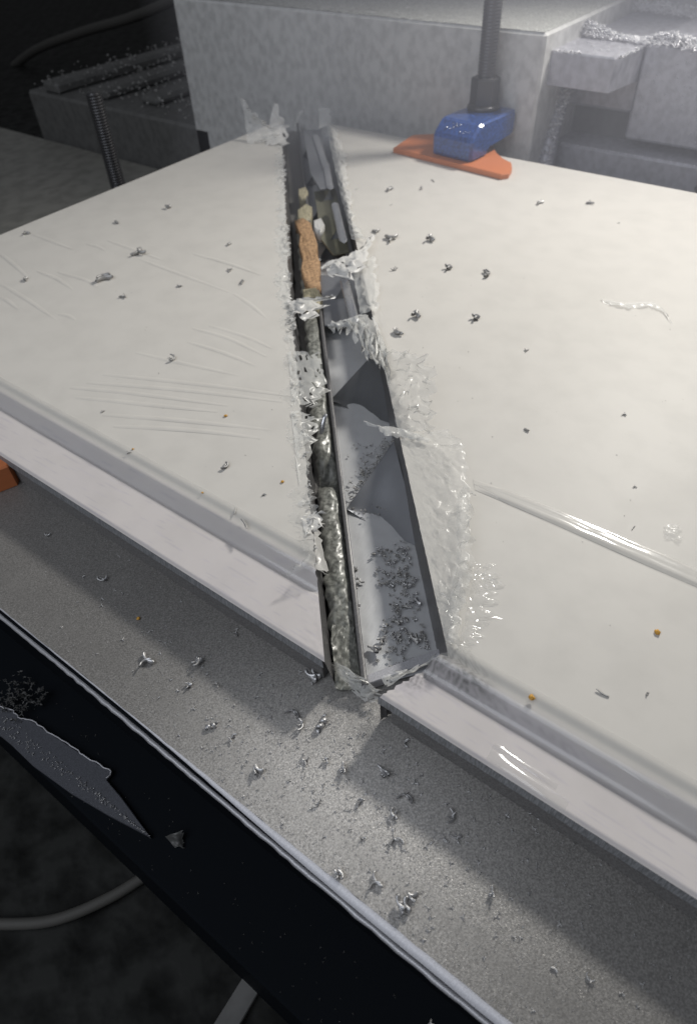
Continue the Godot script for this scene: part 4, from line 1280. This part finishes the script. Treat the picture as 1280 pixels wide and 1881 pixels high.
	chip(v(-27.3, -22.9, -79.8), 4.75, 7, "chip_metal", "thin hook-shaped curl in the right shadow", "bright chips scattered on the steel table")
	chip(v(-23.5, -22.9, -75.4), 2.46, 1, "chip_metal", "small bright flake below the thin hook", "bright chips scattered on the steel table")
	chip(v(-43.9, -22.9, -68.9), 4.49, 4, "chip_metal", "chip at the shadow edge in front of the C-shaped curl", "bright chips scattered on the steel table")
	chip(v(-38.8, -22.9, -64.3), 4.12, 0, "chip_metal", "thin bent curl below the light patch", "bright chips scattered on the steel table")
	chip(v(-43.3, -22.9, -82.3), 1.74, 1, "chip_metal", "little bright flake right of the C-shaped curl", "bright chips scattered on the steel table")
	chip(v(-36.9, -22.9, -50.3), 3.95, 1, "chip_metal", "dark upright chip near the table edge", "bright chips scattered on the steel table")
	chip(v(-46.7, -22.9, -46.0), 4.79, 4, "chip_metal", "curly chip cluster at the table edge below the light patch", "bright chips scattered on the steel table")
	chip(v(-27.2, -22.9, -48.7), 6.68, 4, "chip_metal", "tall jagged chip cluster near the lower table edge", "bright chips scattered on the steel table")
	chip(v(-25.6, -22.9, -53.4), 4.41, 6, "chip_metal", "curl joined to the tall jagged cluster", "bright chips scattered on the steel table")
	chip(v(-6.9, -22.9, -68.1), 4.15, 11, "chip_metal", "bright chip cluster on the dark table at right", "bright chips scattered on the steel table")
	chip(v(-13.9, -22.9, -90.5), 1.54, 1, "chip_metal", "bright grain on the dark table under the right panel", "bright chips scattered on the steel table")
	chip(v(0.1, -22.9, -82.7), 2.13, 12, "chip_metal", "bright needle on the dark table at right", "bright chips scattered on the steel table")
	chip(v(17.6, -22.9, -75.5), 2.25, 5, "chip_metal", "thin bright needle near the right border", "bright chips scattered on the steel table")
	chip(v(15.7, -22.9, -61.3), 1.69, 1, "chip_metal", "small bright flake low on the right table", "bright chips scattered on the steel table")
	chip(v(24.2, -22.9, -64.4), 2.39, 0, "chip_metal", "bright bent sliver lowest on the right table", "bright chips scattered on the steel table")
	chip(v(-25.9, -22.9, -72.7), 1.64, 8, "chip_metal", "bright speck beside the small flake under the hook", "bright chips scattered on the steel table")
	chip(v(-133.2, -22.9, -91.5), 2.09, 0, "chip_metal", "tiny curl close to the left panel front edge", "bright chips scattered on the steel table")
	chip(v(-5.6, -22.9, -30.7), 1.16, 1, "chip_metal", "speck at the bottom of the table", "bright chips scattered on the steel table")
	chip(v(-54.7, -22.9, -66.4), 2.85, 8, "chip_metal", "grey flake low in the light patch", "bright chips scattered on the steel table")
	chip(v(-65.0, -22.9, -57.9), 2.85, 7, "chip_metal", "grey curl low in the light patch at its left", "bright chips scattered on the steel table")
	chip(v(-71.8, -22.9, -71.0), 3.28, 6, "chip_metal", "flat grey chip in the light patch left of the bent one", "bright chips scattered on the steel table")
	chip(v(-77.9, -22.9, -66.6), 2.69, 1, "chip_metal", "dull flake in the left half of the light patch", "bright chips scattered on the steel table")
	chip(v(-47.5, -22.9, -58.0), 2.20, 7, "chip_metal", "small curl between the patch and the table edge", "bright chips scattered on the steel table")
	chip(v(-82.9, -21.1, -116.2), 6.70, 11, "chip_dark", "dark stacked chips at the near end of the channel", "chips on the channel floor")
	chip(v(-83.3, -21.1, -120.5), 4.06, 6, "chip_dark", "dark winged chip beside the stacked chips", "chips on the channel floor")
	chip(v(-107.6, -21.1, -139.6), 2.56, 1, "chip_dark", "black chip on the bright strip of channel floor", "chips on the channel floor")
	chip(v(-90.1, -21.1, -148.3), 5.43, 11, "chip_metal", "silver chip clump in the middle of the near channel", "chips on the channel floor")
	chip(v(-81.9, -21.1, -143.8), 5.31, 13, "chip_metal", "silver curl on the right side of the near channel", "chips on the channel floor")
	chip(v(-96.4, -21.1, -147.4), 3.65, 5, "chip_metal", "bright needle lying across the near channel", "chips on the channel floor")
	chip(v(-86.7, -21.1, -157.7), 4.77, 4, "chip_metal", "chip clump close to the right wall of the channel", "chips on the channel floor")
	chip(v(-83.1, -21.1, -131.6), 5.19, 11, "chip_dark", "dark chip clump before the end wall", "chips on the channel floor")
	chip(v(-73.0, -21.1, -127.8), 5.74, 4, "chip_dark", "dark chips packed into the near right channel corner", "chips on the channel floor")
	chip(v(-146.4, -21.1, -195.5), 3.00, 8, "chip_dark", "dark grain behind the nearest gusset", "chips on the channel floor")
	chip(v(-142.7, -21.1, -201.8), 3.87, 4, "chip_dark", "dark chip clump behind the nearest gusset edge", "chips on the channel floor")
	speck(v(1.0, 0.2, -167.5), 2.09, "orange speck on the right panel near its right side")
	speck(v(-23.2, 0.2, -119.4), 1.95, "yellow speck on the right panel by the moulded step")
	speck(v(-212.3, 0.2, -172.9), 1.61, "orange speck on the left panel amid the wrinkles")
	speck(v(-158.0, 0.2, -152.3), 1.44, "orange speck beside the ragged slit edge")
	speck(v(-231.0, 0.2, -129.7), 1.02, "pale yellow speck at the left panel step")
	speck(v(-182.4, 0.2, -127.2), 0.95, "pale yellow crumb in front of the wrinkles")
	speck(v(-171.4, -22.8, -73.6), 1.56, "orange speck on the left of the steel table")
	# fine swarf: too many and too small to count
	var dens := func() -> Vector3:
		for tries in 40:
			var x := rng.randf_range(-225.0, 90.0)
			var z := rng.randf_range(-96.0, -44.5)
			var e := Vector2((x + 70.0) / 62.0, (z + 66.0) / 30.0).length()
			if rng.randf() < 0.10 + 0.9 * exp(-e * e):
				return v(x, TABLE, z)
		return v(-60, TABLE, -60)
	var s1 := heap("fine_swarf", null, 5200, 75, dens, 0.15, 0.55, "chip_metal")
	tag(s1, "fine metal swarf scattered over the steel table in front of the slit", "swarf")
	var s2 := heap("fine_swarf", null, 420, 71, dens, 0.4, 1.3, "chip_metal")
	tag(s2, "coarser curled swarf among the fine grit on the steel table", "swarf")
	var clot := func(a0: float, a1: float, b0: float) -> Vector3:
		for tries in 30:
			var a := rng.randf_range(a0, a1)
			var b := rng.randf_range(2.5, 27.0)
			if fine.get_noise_2d(a * 0.07, b * 0.09 + 3.0) + (0.25 if b > b0 else -0.25) > 0.12 * rng.randf():
				return sl(a, b, -21.4 + rng.randf() * 1.2)
		return sl(a0, 20.0, -21.4)
	var s3 := heap("chip_litter", null, 190, 77, func(): return clot.call(6.0, 66.0, 11.0), 0.9, 2.6, "chip_dark")
	tag(s3, "dark chips littering the channel floor at the near end of the slit", "swarf")
	var s6 := heap("chip_litter", null, 120, 78, func(): return clot.call(6.0, 70.0, 13.0), 0.8, 2.6, "chip_metal")
	tag(s6, "pale curls mixed among the dark chips at the near end of the channel", "swarf")
	var s4 := heap("chip_litter", null, 150, 72, func(): return clot.call(84.0, 140.0, 10.0), 0.6, 1.8, "chip_dark")
	tag(s4, "dark chips on the channel floor behind the nearest gusset", "swarf")
	var fa := v(-137.2, -20.0, -170.6)
	var fb := v(-145.6, -19.0, -222.0)
	var s7 := heap("chip_litter", null, 90, 81, func(): return fa.lerp(fb, rng.randf()) + v(-1.0 - 9.0 * rng.randf() * rng.randf(), -1.0 + rng.randf() * 1.2, -1.0 - 5.0 * rng.randf()), 0.6, 1.9, "chip_dark")
	tag(s7, "dark chips banked against the back of the nearest gusset's folded edge", "swarf")
	var s5 := heap("dust_specks", null, 260, 72, func():
		var x := rng.randf_range(-480.0, 60.0)
		var z := rng.randf_range(-540.0, -126.0)
		if x > left_cut(z) - 2.0 and x < right_cut(z) + 2.0:
			x = right_cut(z) + rng.randf_range(3.0, 60.0)
		return v(x, 0.05, z), 0.15, 0.6, "chip_dark")
	tag(s5, "tiny dark specks dusted over the white panels", "swarf")
